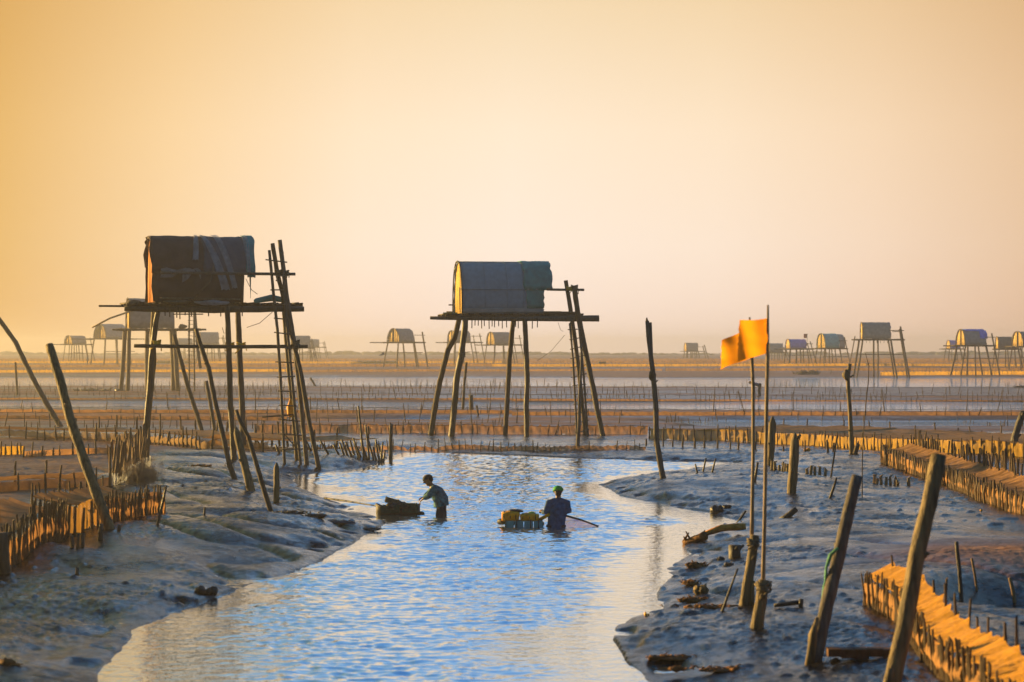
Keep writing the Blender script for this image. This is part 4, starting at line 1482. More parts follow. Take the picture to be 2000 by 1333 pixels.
# golden net lines on the rising shore
for (x0, x1, dd, lab, fh) in ((1720, 2080, 331, "bright golden net line at the water's far edge, right", .95), (-80, 560, 352, "golden net line below the far huts, left", .7), (560, 1300, 356, "golden net line below the far huts, middle", .6),
                              (1300, 2080, 362, "golden net line below the far huts, right", .8), (-80, 960, 392, "second golden net line up the shore, left half", .8), (960, 2080, 398, "second golden net line up the shore, right half", .8),
                              (-80, 980, 455, "third golden net line near the far huts' feet, left half", .8), (980, 2080, 462, "third golden net line near the far huts' feet, right half", .8), (-80, 2080, 560, "farthest golden net line under the horizon", .9)):
    far_line(lab, x0, x1, 0, 0, max(1.6, (x1 - x0) / F * dd / 62), fh * .6 + .3, .045, net_ye if dd in (331, 352, 398, 455) else net_am, fh * .6, dd=dd, ropes=0)


# ---------------------------------------------------------------- low scrub along the horizon
mb = MB()
for k in range(420):
    y = random.uniform(1080, 1280)
    x = random.uniform(-.26, .26) * y
    hgt = .5 * (1.1 + 1.3 * max(0, float(fbm(np.array([x / 60.]), np.array([3.3]), 90, 3)[0]) + .4)) * random.uniform(.7, 1.2)
    mb.blob((x, y, .9 + hgt * .35), hgt, .35, 9, (random.uniform(2, 4.5), 1.5, 1), seed=k)
o = mb.build("mangrove_scrub", tree_m, None, (0, 1150, .9))
tag(o, "low hazy line of mangrove scrub along the horizon", "scrub", kind="stuff")


# ---------------------------------------------------------------- the two clam gatherers (and two far ones)
def fingers(mb, wrist, d, up, side, ln=.085, curl=.5, r=.0085):
    """palm, four curled fingers of different lengths and a thumb from the palm's side"""
    d, up, side = d.normalized(), up.normalized(), side.normalized()
    palm = wrist + d * ln
    mb.tube([wrist - d * .01, wrist + d * ln * .5, palm], [(.022, .018), (.040, .016), (.041, .014)], 10, ref=side, rnd=True)
    for k, f in enumerate((.86, 1.0, .95, .76)):
        b = palm + side * (.030 - .020 * k) - d * .008
        l1 = ln * .45 * f
        c = curl + .06 * k
        p1 = b + (d * math.cos(c) - up * math.sin(c)) * l1
        p2 = p1 + (d * math.cos(c * 2) - up * math.sin(c * 2)) * l1 * .75
        p3 = p2 + (d * math.cos(c * 2.8) - up * math.sin(c * 2.8)) * l1 * .5
        mb.tube([b, p1, p2, p3], [r, r, r * .92, r * .8], 7, rnd=True)
    b = wrist + d * ln * .3 + side * .032
    mb.tube([b, b + (d * .6 + side * .7).normalized() * .035, b + (d * .6 + side * .7).normalized() * .035 + (d * .9 - up * .4).normalized() * .028], [r * 1.25, r * 1.1, r * .9], 7, rnd=True)


def head(mb, c, face, up, r=.098):
    """skull, jaw, nose, ears, brow and chin as part of the body surface"""
    face, up = face.normalized(), up.normalized()
    sd2 = face.cross(up).normalized()
    mb.tube([c - up * r * .35 - face * r * .1, c + up * r * .25, c + up * r * .55], [(r * .76, r * .86), (r * .80, r * 1.0), (r * .62, r * .78)], 14, ref=sd2, rnd=True)
    mb.tube([c - up * r * 1.0 + face * r * .42, c - up * r * .4 + face * r * .22], [(r * .42, r * .40), (r * .66, r * .66)], 12, ref=sd2, rnd=True)
    mb.tube([c + up * r * .05 + face * r * .95, c - up * r * .25 + face * r * 1.16, c - up * r * .34 + face * r * 1.0], [r * .10, r * .17, r * .12], 8, rnd=True)
    mb.tube([c - sd2 * r * .45 + up * r * .16 + face * r * .80, c + up * r * .18 + face * r * .9, c + sd2 * r * .45 + up * r * .16 + face * r * .80], r * .12, 8, rnd=True)
    mb.tube([c - sd2 * r * .25 - up * r * .58 + face * r * .80, c + sd2 * r * .25 - up * r * .58 + face * r * .80], r * .11, 8, rnd=True)
    for sg in (-1, 1):
        mb.tube([c + sd2 * sg * r * .80 - up * r * .22, c + sd2 * sg * r * .88 + up * r * .2], [r * .13, r * .20], 7, rnd=True)
    return sd2


def eyes(c, face, up, r, parent, og):
    face, up = face.normalized(), up.normalized()
    sd2 = face.cross(up).normalized()
    mb = MB()
    for sg in (-1, 1):
        mb.blob(c + sd2 * sg * r * .34 + face * r * .90, r * .10, 0, 8, (1, 1, .6))
    mb.build("eye", hair, parent, og)


def cap(c, face, up, r, m, parent, og, flap=None):
    face, up = face.normalized(), up.normalized()
    sd2 = face.cross(up).normalized()
    mb = MB()
    hs = (.10, .22, .40, .58, .74, .87, .96, 1.0)
    mb.tube([c + up * r * (1.04 * h_) - face * r * .05 for h_ in hs], [(r * 1.0 * math.sqrt(max(.004, 1 - max(0, (h_ - .1) / .91) ** 2.4)), r * 1.13 * math.sqrt(max(.004, 1 - max(0, (h_ - .1) / .91) ** 2.4))) for h_ in hs], 18, ref=sd2)
    o = mb.build("cap", m, parent, og)
    rows = []
    dr, ln = (face, .95) if flap is None else (flap.normalized(), .8)
    s2 = dr.cross(up).normalized()
    for i in range(6):
        q = i / 5
        rows.append([c + up * (r * .24 - r * .22 * q) + dr * (r * .95 + r * ln * q) * math.cos((j / 6 - .5) * 1.7 * (1 - .25 * q)) + s2 * r * (1.05 - .1 * q) * math.sin((j / 6 - .5) * 2.2) for j in range(7)])
    MB().sheet(rows, .008).build("brim", m, o, og)
    return o


def gatherer_a():
    d = F * CAMZ / (1008 - HY)
    q = lambda x, y, e=0.0: P(x, y, d + e)
    og = Vector((q(857, 1008).x, d, hz(q(857, 1008).x, d)))
    root = thing("person", og, "person bending over in a teal shirt and dark cap, standing thigh-deep by the green crates", "person", "clam gatherers")
    body = MB()
    pel, wai, che, nek, hed = q(862, 987), q(861, 976), q(852.5, 961), q(842.5, 948.5), q(835.5, 937)
    for v in (pel, wai, che, nek, hed):
        pass
    side = Vector((0, 1, 0))
    body.tube([pel, wai, che, che.lerp(nek, .6)], [(.155, .11), (.135, .10), (.165, .12), (.13, .085)], 14, ref=side, rnd=True)
    body.tube([che.lerp(nek, .5), nek, hed], [.06, .055, .052], 10, rnd=True)
    face, up = Vector((-.90, -.12, -.42)), Vector((-.42, 0, .9))
    head(body, hed, face, up)
    arms = []
    for sg, el, wr, tip in ((-1, (838, 968), (826, 975), (821, 979)), (1, (838, 965), (827, 972), (819, 974))):
        sh = q(848.5, 955, sg * .19)
        e_ = q(*el, sg * .24)
        w_ = q(*wr, sg * .11)
        t_ = q(*tip, sg * .06)
        body.tube([q(851, 957, sg * .10), sh, e_, w_], [.055, .052, .040, .026], 10, rnd=True)
        fingers(body, w_, t_ - w_, Vector((0, 0, 1)), Vector((0, -sg, .2)), curl=.55)
        arms.append((sg, sh, e_, w_))
    legs = []
    for sg, kx, fx in ((-1, 855, 862), (1, 866, 870)):
        hp = q(862.5, 990, sg * .09)
        kn = Vector((q(kx, 1008).x, d + sg * .11, -.24))
        an = Vector((q(fx, 1008).x, d + sg * .12, og.z + .08))
        body.tube([hp, kn, an], [.082, .056, .042], 10, rnd=True)
        body.tube([an + Vector((.05, 0, -.04)), an + Vector((-.16, 0, -.05))], [(.042, .04), (.045, .03)], 10, rnd=True)
        legs.append((sg, hp, kn, an))
    b = remesh(body.build("body", skin, root, og), .0085)
    sh_ = MB()
    sh_.tube([q(862.5, 989.5), pel, wai, che, che.lerp(nek, .75)], [(.20, .165), (.20, .17), (.19, .165), (.205, .16), (.13, .09)], 16, ref=side, wob=.03)
    for sg, s_, e_, w_ in arms:
        sh_.tube([q(852, 957, sg * .08), s_, e_, e_.lerp(w_, .55)], [.095, .09, .075, .062], 12, wob=.07, rnd=True)
    remesh(sh_.build("shirt", cl_teal, root, og), .013, 4)
    tr = MB()
    for sg, hp, kn, an in legs:
        tr.tube([q(862, 984, sg * .06), hp, kn, an + Vector((0, 0, .1))], [.115, .108, .080, .066], 12, wob=.04)
    remesh(tr.build("trousers", cl_dark, root, og), .014, 4)
    hr = MB().tube([hed - face.normalized() * .045 - up.normalized() * .02, hed - face.normalized() * .035 + up.normalized() * .0], [(.080, .07), (.082, .074)], 12, ref=side, rnd=True).build("hair", hair, root, og)
    eyes(hed, face, up, .098, root, og)
    cap(hed, face, up, .103, cap_dk, root, og, flap=-face + Vector((0, 0, -.1)))


def gatherer_b():
    d = F * CAMZ / (1030 - HY)
    q = lambda x, y, e=0.0: P(x, y, d + e)
    og = Vector((q(1088, 1030).x, d, hz(q(1088, 1030).x, d)))
    root = thing("person", og, "person in a green cap and navy jacket seen from behind, waist-deep beside the yellow sacks", "person", "clam gatherers")
    body = MB()
    side = Vector((1, 0, 0))
    pel, wai, che, nek, hed = q(1086, 1031), q(1087, 1018), q(1089, 994, .06), q(1090.5, 973, .10), q(1090, 960, .13)
    body.tube([pel, wai, che, che.lerp(nek, .6)], [(.155, .105), (.14, .10), (.175, .12), (.14, .085)], 14, ref=side, rnd=True)
    body.tube([che.lerp(nek, .5), nek, hed], [.062, .056, .053], 10, rnd=True)
    face, up = Vector((-.08, .97, -.15)), Vector((0, .15, .98))
    head(body, hed, face, up, .094)
    arms = []
    for sg, el, ee, wr, we, tp in ((-1, (1066, 1003), .02, (1059.5, 1000), .22, (1055.5, 996)), (1, (1110, 1000), .06, (1113, 998), .28, (1113, 991))):
        s_ = q(1090 + sg * 17.5, 983, .07)
        e_ = q(*el, ee)
        w_ = q(*wr, we)
        t_ = q(*tp, we + .1)
        body.tube([q(1090 + sg * 9, 982, .07), s_, e_, w_], [.055, .052, .041, .027], 10, rnd=True)
        fingers(body, w_, t_ - w_, Vector((0, 0, 1)), Vector((-sg, 0, .2)), curl=.6)
        arms.append((sg, s_, e_, w_))
    legs = []
    for sg in (-1, 1):
        hp = pel + Vector((sg * .09, 0, -.02))
        kn = pel + Vector((sg * .11, .16, -.42))
        an = Vector((pel.x + sg * .12, d - .04, og.z + .08))
        body.tube([hp, kn, an], [.085, .058, .044], 10, rnd=True)
        body.tube([an + Vector((0, -.05, -.04)), an + Vector((0, .16, -.05))], [(.042, .04), (.045, .03)], 10, rnd=True)
        legs.append((sg, hp, kn, an))
    remesh(body.build("body", skin, root, og), .0085)
    jk = MB()
    jk.tube([q(1086, 1036), pel, wai, che, che.lerp(nek, .8)], [(.175, .145), (.18, .14), (.178, .135), (.205, .15), (.125, .09)], 16, ref=side, wob=.03)
    for sg, s_, e_, w_ in arms:
        jk.tube([q(1090 + sg * 8, 981, .07), s_, e_, e_.lerp(w_, .75)], [.085, .08, .064, .05], 12, wob=.07, rnd=True)
    jk.tube([nek - Vector((0, 0, .035)), nek + Vector((0, 0, .005))], [(.085, .08), (.075, .07)], 12, ref=side)
    remesh(jk.build("jacket", cl_navy, root, og), .013, 4)
    tr = MB()
    for sg, hp, kn, an in legs:
        tr.tube([hp + Vector((0, 0, .08)), hp, kn, an + Vector((0, 0, .1))], [.115, .11, .082, .068], 12, wob=.04)
    remesh(tr.build("trousers", cl_dark, root, og), .014, 4)
    MB().tube([hed - face.normalized() * .035 - up * .055, hed - face.normalized() * .03 - up * .01], [(.064, .055), (.074, .068)], 12, ref=side, rnd=True).build("hair", hair, root, og)
    eyes(hed, face, up, .094, root, og)
    cap(hed, face, up, .110, cap_gn, root, og)


gatherer_a()
gatherer_b()


def far_person(label, px, py_foot, htot, bent, facing, m):
    og = ground(px, py_foot)
    root = thing("person", og, label, "person", "clam gatherers")
    fx = Vector((facing, 0, 0))
    k = htot / 1.65
    hip = og + Vector((0, 0, .86 * k))
    ang = R(75) if bent else R(4)
    tdir = fx * math.sin(ang) + Vector((0, 0, math.cos(ang)))
    nek = hip + tdir * .52 * k
    hed = nek + (fx * math.sin(ang * .9) + Vector((0, 0, math.cos(ang * .9)))) * .17 * k
    b = MB()
    b.tube([hip, hip.lerp(nek, .5), nek], [(.15 * k, .10 * k), (.14 * k, .10 * k), (.15 * k, .09 * k)], 12, ref=(0, 1, 0), rnd=True)
    b.tube([nek, hed], [.055 * k, .05 * k], 8, rnd=True)
    head(b, hed + tdir * .05, fx if not bent else (fx * .3 + Vector((0, 0, -1))), tdir, .10 * k)
    for sg in (-1, 1):
        sh = nek + Vector((0, sg * .18 * k, -.02)) - tdir * .05
        dn = Vector((facing * .12, 0, -1)).normalized()
        el = sh + dn * .28 * k
        wr = el + (dn + fx * .25).normalized() * .25 * k
        b.tube([sh, el, wr], [.05 * k, .042 * k, .028 * k], 8, rnd=True)
        fingers(b, wr, dn, fx, Vector((0, -sg, 0)), .075 * k, .4)
        an = og + Vector((facing * -.05 * sg, sg * .12, .07))
        kn = hip.lerp(an, .5) + fx * .06
        b.tube([hip + Vector((0, sg * .09, 0)), kn, an], [.085 * k, .06 * k, .045 * k], 8, rnd=True)
        b.tube([an, an + fx * .17 - Vector((0, 0, .04))], [.045, .035], 8, rnd=True)
    remesh(b.build("body", skin, root, og), .012)
    c = MB()
    c.tube([hip, hip.lerp(nek, .5), nek], [(.18 * k, .13 * k), (.17 * k, .13 * k), (.17 * k, .11 * k)], 12, ref=(0, 1, 0), rnd=True)
    for sg in (-1, 1):
        sh = nek + Vector((0, sg * .18 * k, -.02)) - tdir * .05
        dn = Vector((facing * .12, 0, -1)).normalized()
        c.tube([sh, sh + dn * .28 * k, sh + dn * .42 * k], [.075 * k, .06 * k, .05 * k], 8, rnd=True)
    remesh(c.build("shirt", m, root, og), .016)
    t = MB()
    for sg in (-1, 1):
        an = og + Vector((facing * -.05 * sg, sg * .12, .10))
        kn = hip.lerp(an, .5) + fx * .06
        t.tube([hip + Vector((0, sg * .08, .05)), kn, an], [.12 * k, .085 * k, .065 * k], 8, rnd=True)
    remesh(t.build("trousers", cl_dark, root, og), .016)
    cap(hed + tdir * .05, fx, tdir, .10 * k, cap_dk, root, og)


far_person("tiny dark figure bending double on the far mud between the flag poles", 1484, 776, 1.6, True, -1, cl_navy)
far_person("tiny hazy figure standing upright near the far huts on the left", 170, 714, 1.65, False, 1, cl_navy)

# ---------------------------------------------------------------- boat, raft and their loads
d = F * CAMZ / (1005 - HY)
og = P(777, 1005, d)


def hull(name, label, og, ln, wd, h, m, up=.12):
    rows = []
    for i in range(17):
        q = i / 16 * 2 - 1
        wv = wd / 2 * (1 - abs(q) ** 2.6) ** .6 + .01
        sh = h + up * abs(q) ** 2
        row = []
        for j in range(9):
            a = math.pi * j / 8
            row.append(og + Vector((q * ln / 2, -wv * math.cos(a), -.10 + (sh + .10) * (1 - math.sin(a) ** .8))))
        rows.append(row)
    o = MB().sheet(rows, .03).build("dug_" + name if False else name, m, None, og)
    tag(o, label, "boat")
    mb = MB()
    for sg in (-1, 1):
        mb.tube([r[0 if sg < 0 else -1] for r in rows], .02, 6)
    mb.build("gunwale", wood_d, o, og)
    for x in (-.3, .3):
        MB().box(og + Vector((x * ln, 0, h * .8)), (.10, wd * .75, .03)).build("thwart", wood_d, o, og, False)
    return o


hull("skiff", "small dark skiff loaded with crates beside the bending person", og + Vector((0, .1, 0)), .96, .52, .10, hull_dk)


def crate(label, c, sx_, sy_, sz_, m, tilt=0.0, yaw=0.0, name="crate", cat="crate"):
    rot = Euler((0, tilt, yaw)).to_matrix()
    mb = MB()
    t = .016
    # slatted sides, open top
    for k in range(4):
        z = -sz_ / 2 + sz_ * (k + .5) / 4
        for sg in (-1, 1):
            mb.box(c + rot @ Vector((0, sg * sy_ / 2, z)), (sx_, t, sz_ / 4 * .72), rot)
            mb.box(c + rot @ Vector((sg * sx_ / 2, 0, z)), (t, sy_ - t * 2.2, sz_ / 4 * .72), rot)
    for a in (-1, 1):
        for b in (-1, 1):
            mb.box(c + rot @ Vector((a * sx_ / 2, b * sy_ / 2, 0)), (t * 2.2, t * 2.2, sz_ * 1.02), rot)
    for a in (-.5, 0, .5):
        mb.box(c + rot @ Vector((a * sx_ * .9, 0, 0)), (t * 1.6, sy_ + t * 1.4, sz_ * .96), rot)
    mb.box(c + rot @ Vector((0, 0, -sz_ / 2 + .008)), (sx_ * .98, sy_ * .98, .014), rot)
    o = mb.build(name, m, None, c, False)
    tag(o, label, cat, "crates on the skiff")
    return o


crate("green slatted crate at the right end of the skiff", P(800, 992, d - .02), .30, .30, .20, crate_g, .05, .1)
crate("low dark green crate at the left of the skiff, under the tan basket", P(764, 994, d - .02), .38, .34, .17, crate_g, -.06, -.1)
crate("tan woven basket tilted on top of the dark crate", P(765, 979, d + .0), .25, .24, .12, crate_t, .28, .1, "basket", "basket")
c = P(779, 985, d - .06)
tag(MB().blob(c, .11, .3, 12, (1.2, .9, .7), 21).blob(c + Vector((-.13, -.08, -.03)), .10, .35, 12, (1.3, .8, .7), 26).blob(c + Vector((.12, -.1, -.05)), .09, .35, 12, (1.5, .8, .6), 27).build("net_bag", clod_m, None, c), "dark bulging net bag slumped over the skiff's crates", "bag")
c = P(822, 1003, d)
tag(MB().blob(c, .06, .25, 12, (1.3, 1, .7), 23).build("float", rubber, None, c), "small dark float bobbing right of the skiff", "float")
# pole from the left bank to the skiff
a, b = ground(634, 978), P(745, 996, d)
mb = MB().tube([a + Vector((0, 0, .06)), a.lerp(b, .4) + Vector((0, 0, .07)), b + Vector((.1, 0, .05))], [.024, .02, .014], 8, wob=.1, seg=.25)
tag(mb.build("drift_pole", wood_d, None, a), "long dark pole lying from the left bank to the skiff", "pole")

# raft with yellow sacks
d = F * CAMZ / (1029 - HY)
og = P(1017, 1029, d)
mb = MB()
for k in range(4):
    x = -.29 + .195 * k
    mb.box(og + Vector((x + .06, 0, .06)), (.18, .46, .14))
raft = mb.build("float_raft", foam_t, None, og, False)
tag(raft, "low teal foam raft carrying yellow sacks, in front of the green-capped person", "raft")
mb = MB()
for x in (-.30, -.08, .2, .36):
    mb.tube([og + Vector((x, -.245, -.02)), og + Vector((x, -.245, .145)), og + Vector((x, .245, .145)), og + Vector((x, .245, -.02))], .012, 5)
mb.build("strap", rubber, raft, og)
mb = MB()
for t in np.linspace(0, 2 * math.pi, 15)[:-1]:
    pass
pts = [og + Vector((-.28 + .15 * math.cos(t), .16 * math.sin(t), .10 + .02 * math.sin(t * 2))) for t in np.linspace(0, 2 * math.pi, 17)]
tag(MB().tube(pts, .055, 9, wob=.05).build("inner_tube", rubber, None, og + Vector((-.28, 0, 0))), "black inner tube tied to the left end of the teal raft", "tube")
tag(MB().tube([og + Vector((.40, -.1, .04)), og + Vector((.43, .12, .05))], [.06, .055], 9, rnd=True).build("float", rubber, None, og + Vector((.41, 0, .04))), "black float on the right end of the teal raft", "float")


def sack(label, c, rx, ry, rz, seed):
    mb = MB()
    pts = [c + Vector((rx * q, 0, .012 * math.sin(q * 3 + seed))) for q in (-1, -.75, -.3, .2, .7, 1)]
    rad = [(ry * .8, rz * .8), (ry * .96, rz * .96), (ry, rz), (ry, rz), (ry * .95, rz * .96), (ry * .8, rz * .8)]
    mb.tube(pts, rad, 20, ref=(0, 1, 0), wob=.04, rnd=False, sq=.55)
    o = mb.build("sack", sack_y, None, c)
    tag(o, label, "sack", "yellow sacks on the raft")
    st = MB()
    for q in (-.72, 0, .62):
        st.tube([c + Vector((rx * q, math.cos(t) * (ry * 1.0), math.sin(t) * (rz * 1.0))) for t in np.linspace(0, 2 * math.pi, 15)], .010, 5)
    st.build("strap", rubber, o, c)
    return o


sack("larger yellow sack heaped at the left end of the teal raft", og + Vector((-.21, -.02, .21)), .18, .21, .108, 1)
sack("flatter yellow sack at the right end of the teal raft", og + Vector((.18, -.02, .19)), .19, .21, .082, 2)
c = og + Vector((-.12, -.02, .318))
tag(MB().blob(c, .10, .25, 12, (1.7, 1.2, .32), 31).build("bundle", rubber, None, c), "dark flat bundle on top of the larger yellow sack", "bundle")
c = og + Vector((.22, 0, .275))
tag(MB().blob(c, .05, .2, 12, (1.6, 1.2, .5), 33).build("rag", mat("lime_cloth", (.35, .5, .08), .7, .2, 9, .2), None, c), "lime green rag on the flatter yellow sack", "rag")
a, b = og + Vector((.36, -.02, .13)), P(1073, 1005, d - .22)
tag(MB().tube([a, a.lerp(b, .5), b], [.035, .035, .03], 8, wob=.06).build("bamboo_handle", sack_y, None, a), "yellow pole reaching from the raft to the green-capped person", "pole")

# push net
d2 = d + .05
og2 = P(1103, 1008, d2)
root = thing("push_net", og2, "pink push net on a dark slanting pole right of the green-capped person", "net")
MB().tube([P(1100, 1006, d2), P(1135, 1016, d2), P(1169, 1028.5, d2 - .05)], [.022, .02, .016], 7, wob=.06, seg=.1).build("pole", wood_d, root, og2)
rows = []
for i in range(9):
    q = i / 8
    t = P(1104, 1007.5, d2).lerp(P(1166, 1027.5, d2 - .04), q)
    b = P(1103, 1031, d2 - .12).lerp(P(1166, 1030, d2 - .05), q)
    rows.append([t.lerp(b, j / 5) + Vector((0, .02 * math.sin(i + j), 0)) for j in range(6)])
MB().sheet(rows).build("netting", net_pk, root, og2)


# ---------------------------------------------------------------- debris on the banks
def lump(name, label, cat, px, py, r, m, squash=(1.3, 1, .7), seed=0, group=None, amp=.4):
    og = ground(px, py)
    mb = MB()
    rr = random.Random(seed + px)
    r *= .72
    mb.blob((0, 0, 0), r * .8, .2, 12, (squash[0], 1, .16), seed=seed)
    soft = name in ("seaweed_clump", "rubbish_heap", "driftwood")
    for k in range(7 if soft else 5):
        q = r * (rr.uniform(.22, .42) if soft else rr.uniform(.4, .7))
        mb.blob(Vector((rr.gauss(0, .45) * r * squash[0], rr.gauss(0, .35) * r, q * squash[2] * .5)), q, amp, 11, (squash[0] ** .5, 1, squash[2] ** .6), seed=seed * 9 + k)
    for k in range(34 if soft else 5):
        a = Vector((rr.gauss(0, .5) * r * squash[0], rr.gauss(0, .4) * r, r * .1))
        an, el, ln = rr.uniform(0, 6.3), rr.uniform(.05, .9), r * rr.uniform(.3, .9)
        e = a + Vector((math.cos(an) * math.cos(el), math.sin(an) * math.cos(el), math.sin(el) * squash[2] ** .5)) * ln
        mb.tube([a, a.lerp(e, .5) + Vector((rr.gauss(0, .08) * r, 0, rr.gauss(.05, .05) * r)), e], [r * .07, r * .05, r * .02], 5, wob=.2)
    o = mb.build(name, m, None)
    o.location = og
    return tag(o, label, cat, group)


DB = "debris along the banks"
lump("seaweed_clump", "brown heap of dried weed on the mud under the dark hut", "weed", 388, 908, .30, clod_r, (1.8, 1.2, .4), 1, DB)
lump("mud_clod", "dark shaggy lump on the lower edge of the right spit", "lump", 1397, 1001, .22, clod_m, (1, 1, .95), 2, DB)
lump("mud_clod", "small dark lump right of the shaggy one on the spit", "lump", 1421, 993, .09, clod_m, (1.3, 1, .7), 3, DB)
lump("driftwood", "low brown snag in the shallows below the spit", "driftwood", 1293, 992, .14, clod_r, (2.2, 1, .4), 4, DB)
lump("driftwood", "tiny snag poking from the water near the cove", "driftwood", 1364, 1029, .08, clod_m, (1.5, 1, .6), 5, DB)
lump("mud_clod", "round dark clod left of the flag stump, upper of two", "lump", 1408, 1091, .09, clod_m, (1.2, 1, .8), 6, DB)
lump("mud_clod", "round dark clod left of the flag stump, lower of two", "lump", 1420, 1106, .10, clod_m, (1.2, 1, .7), 7, DB)
lump("seaweed_clump", "rusty weed hump above the dark root stump on the right bank", "weed", 1365, 1105, .24, clod_r, (1.2, 1.2, .7), 8, DB)
lump("seaweed_clump", "rusty weed hump left of the root stump on the right bank", "weed", 1350, 1145, .20, clod_r, (1.1, 1.2, .5), 9, DB)
lump("root_stump", "jagged root stump amid rusty weed on the right bank", "stump", 1373, 1158, .15, wood_m, (1, 1, 1.3), 10, DB)
lump("seaweed_clump", "flat rusty weed patch below the root stump", "weed", 1362, 1172, .24, clod_r, (1.6, 1, .35), 11, DB)
lump("seaweed_clump", "orange weed streak along the gully left of the thin stick", "weed", 1395, 1186, .22, clod_r, (2.6, 1, .35), 12, DB)
lump("seaweed_clump", "rusty fringe of weed on the lowest right bank edge", "weed", 1320, 1283, .18, clod_r, (2.4, 1, .35), 13, DB)
lump("seaweed_clump", "long rusty weed fringe at the bottom right of the creek", "weed", 1420, 1306, .2, clod_r, (2.6, 1, .35), 14, DB)
lump("buoy", "little orange-yellow marker standing in water at the gully mouth", "marker", 1262, 1203, .045, mat("amber_plastic", (.75, .38, .02), .5, .1, 5, .1), (.8, .8, 1.8), 15, None, .15)
lump("rock", "pale stone-like lump amid the debris line of the left bank", "lump", 623, 1008, .11, mat("pale_clod", (.32, .27, .23), .7, .3, 6, .5), (1.6, 1, .7), 16, DB)
lump("rock", "second pale lump at the water end of the left debris line", "lump", 745, 1019, .10, mat("pale_clod", (.32, .27, .23)), (1.8, 1, .5), 17, DB)
lump("rubbish_heap", "dark rubbish heap at the start of the left debris line", "heap", 572, 1003, .24, clod_m, (1.8, 1, .5), 18, DB)
lump("rubbish_heap", "dark rubbish heap in the middle of the left debris line", "heap", 612, 1010, .20, clod_m, (1.8, 1, .55), 19, DB)
lump("rubbish_heap", "teal-tinted net rubbish along the left debris line", "heap", 672, 1019, .20, tarp_slate, (2.0, 1, .4), 20, DB)
lump("rubbish_heap", "black rubbish at the tip of the left debris line", "heap", 722, 1034, .20, clod_m, (2.0, 1, .4), 22, DB)
lump("mud_clod", "dark clod overhanging the left creek edge", "lump", 398, 1158, .16, clod_m, (1.1, 1, .9), 24, DB)
lump("mud_clod", "dark clump at the lower left corner of the mud", "lump", 24, 1302, .13, clod_r, (1.5, 1, .5), 25, DB)
lump("rubbish_heap", "dark heap with a bent branch on the far shore", "heap", 1578, 732, 1.4, clod_m, (1.8, 1, .8), 26, DB)
lump("rubbish_heap", "low dark mound on the far mud at the right edge", "heap", 1992, 757, .55, clod_m, (1.6, 1, .5), 27, DB)
lump("basket", "small yellow tub sitting before the yellow net wall", "tub", 1576, 878, .13, sack_y, (1.3, 1, .8), 28, None, .1)
lump("rubbish_heap", "dark drifted weed caught on the far left stakes", "heap", 180, 764, .9, clod_m, (3, 1, .35), 29, DB)
lump("mud_clod", "dark rounded bundle behind the mid right fence", "lump", 1921, 911, .22, tarp_slate, (1.2, 1, .9), 30, DB)
lump("mud_clod", "bright scrap stuck in open mud below the mid right fence", "scrap", 1916, 1000, .035, mat("amber_plastic", (.75, .38, .02)), (1, 1, 1.5), 32, None, .2)

# golden log and its driftwood on the right bank
a, b = ground(1372, 1056), ground(1456, 1043)
mb = MB().tube([a + Vector((0, 0, .10)), a.lerp(b, .45) + Vector((0, 0, .16)), b + Vector((0, 0, .13))], [.035, .065, .06], 10, wob=.2, seg=.12)
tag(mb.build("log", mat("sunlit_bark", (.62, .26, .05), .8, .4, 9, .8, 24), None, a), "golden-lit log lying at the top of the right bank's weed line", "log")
a, b = ground(1335, 1068), ground(1378, 1060)
mb = MB().tube([a + Vector((0, 0, .06)), b + Vector((0, 0, .12))], [.04, .09], 9, wob=.2, seg=.1)
for k in range(6):
    mb.tube([a.lerp(b, k / 6) + Vector((0, 0, .08)), a.lerp(b, k / 6) + Vector((random.uniform(-.1, .2), -.05, random.uniform(.15, .28)))], [.03, .01], 6, wob=.2)
tag(mb.build("driftwood", clod_r, None, a), "spiky brown driftwood at the water end of the golden log", "driftwood")
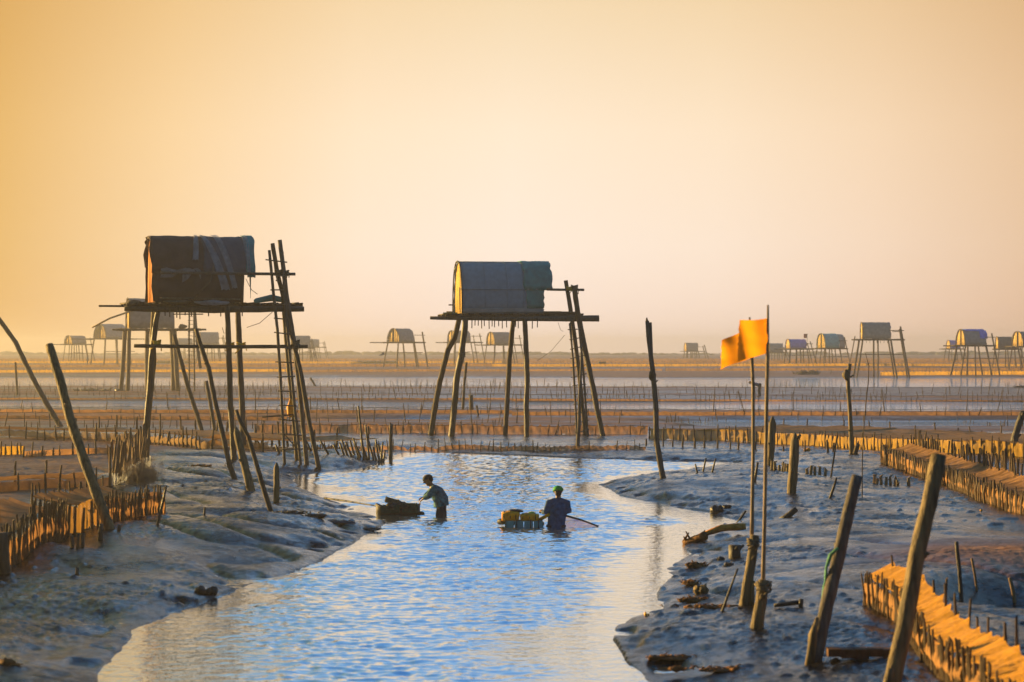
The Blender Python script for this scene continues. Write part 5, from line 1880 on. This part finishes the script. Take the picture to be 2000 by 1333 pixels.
# plank by the leaning post and rusty box
a, b = ground(1512, 1184), ground(1562, 1180)
tag(MB().tube([a + Vector((0, 0, .03)), b + Vector((0, 0, .05))], [.025, .035], 7, wob=.15, seg=.1).build("plank", wood_d, None, a), "dark stick lying flat right of the flag stumps", "stick")
post("stump", "dark upright stub at the end of the flat stick", "stump", [(1565, 1166), (1564, 1181)], (9, 10), wood_d)
a = ground(1682, 1284)
c = a + Vector((0, 0, .05))
mb = MB()
for k in range(5):
    mb.box(c + Vector((-.30 + .15 * k, .02 * math.sin(k), .01 * math.cos(k * 2))), (.145, .22, .085 + .012 * (k % 3)))
tag(mb.build("plank_crate", mat("rusty_wood", (.11, .045, .022), .8, .4, 9, .6), None, c, False), "low rusty brown box half sunk between the two leaning posts", "box")
# stakes standing in the right pond
for px, y0, y1, wd, lb in ((1868, 1053, 1170, 8, "dark slim stake standing behind the orange netting"), (1898, 1088, 1150, 5, "pale orange stake on the brown sand behind the netting"), (1972, 1122, 1170, 7, "short amber forked stake on the sand by the right edge")):
    post("stake", lb, "stake", [(px, y0), (px + 6, (y0 + y1) / 2), (px + 10, y1)], (wd, wd), wood_d if wd == 8 else stake_l, group="stakes behind the orange net")
# far boat, bird
og = ground(1176, 713)
hull("skiff", "tiny dark boat lying far out on the golden flats", og + Vector((0, 0, .15)), 1.3, .7, .3, hull_dk, .1)
c = P(746, 693, 330)
mb = MB()
mb.tube([c + Vector((-.35, 0, -.1)), c, c + Vector((.35, 0, .08))], [.03, .13, .05], 8, rnd=True)
bd = mb.build("bird", cl_navy, None, c)
tag(bd, "dark bird gliding low between the dark hut and the lone arched hut", "bird")
for sg in (-1, 1):
    rows = [[c + Vector((-.12 + .24 * j + .2 * q, sg * .55 * q, .28 * q)) for j in (0, .5, 1)] for q in (0, .4, .8, 1)]
    MB().sheet(rows, .02).build("wing", cl_navy, bd, c)

# ---------------------------------------------------------------- haze
hm = bpy.data.materials.new("haze")
hm.use_nodes = True
t = hm.node_tree
t.nodes.clear()
o_ = t.nodes.new("ShaderNodeOutputMaterial")
pv = t.nodes.new("ShaderNodeVolumePrincipled")
pv.inputs["Color"].default_value = (.95, .93, .92, 1)
pv.inputs["Density"].default_value = .0007
pv.inputs["Anisotropy"].default_value = .75
t.links.new(pv.outputs[0], o_.inputs["Volume"])
hb = MB().box((0, 745, 3.3), (1960, 1530, 13.4)).build("haze", hm, None, None, False)
hb["kind"] = "stuff"
hb["label"] = "pale warm haze hanging over the flats"
hb["category"] = "haze"
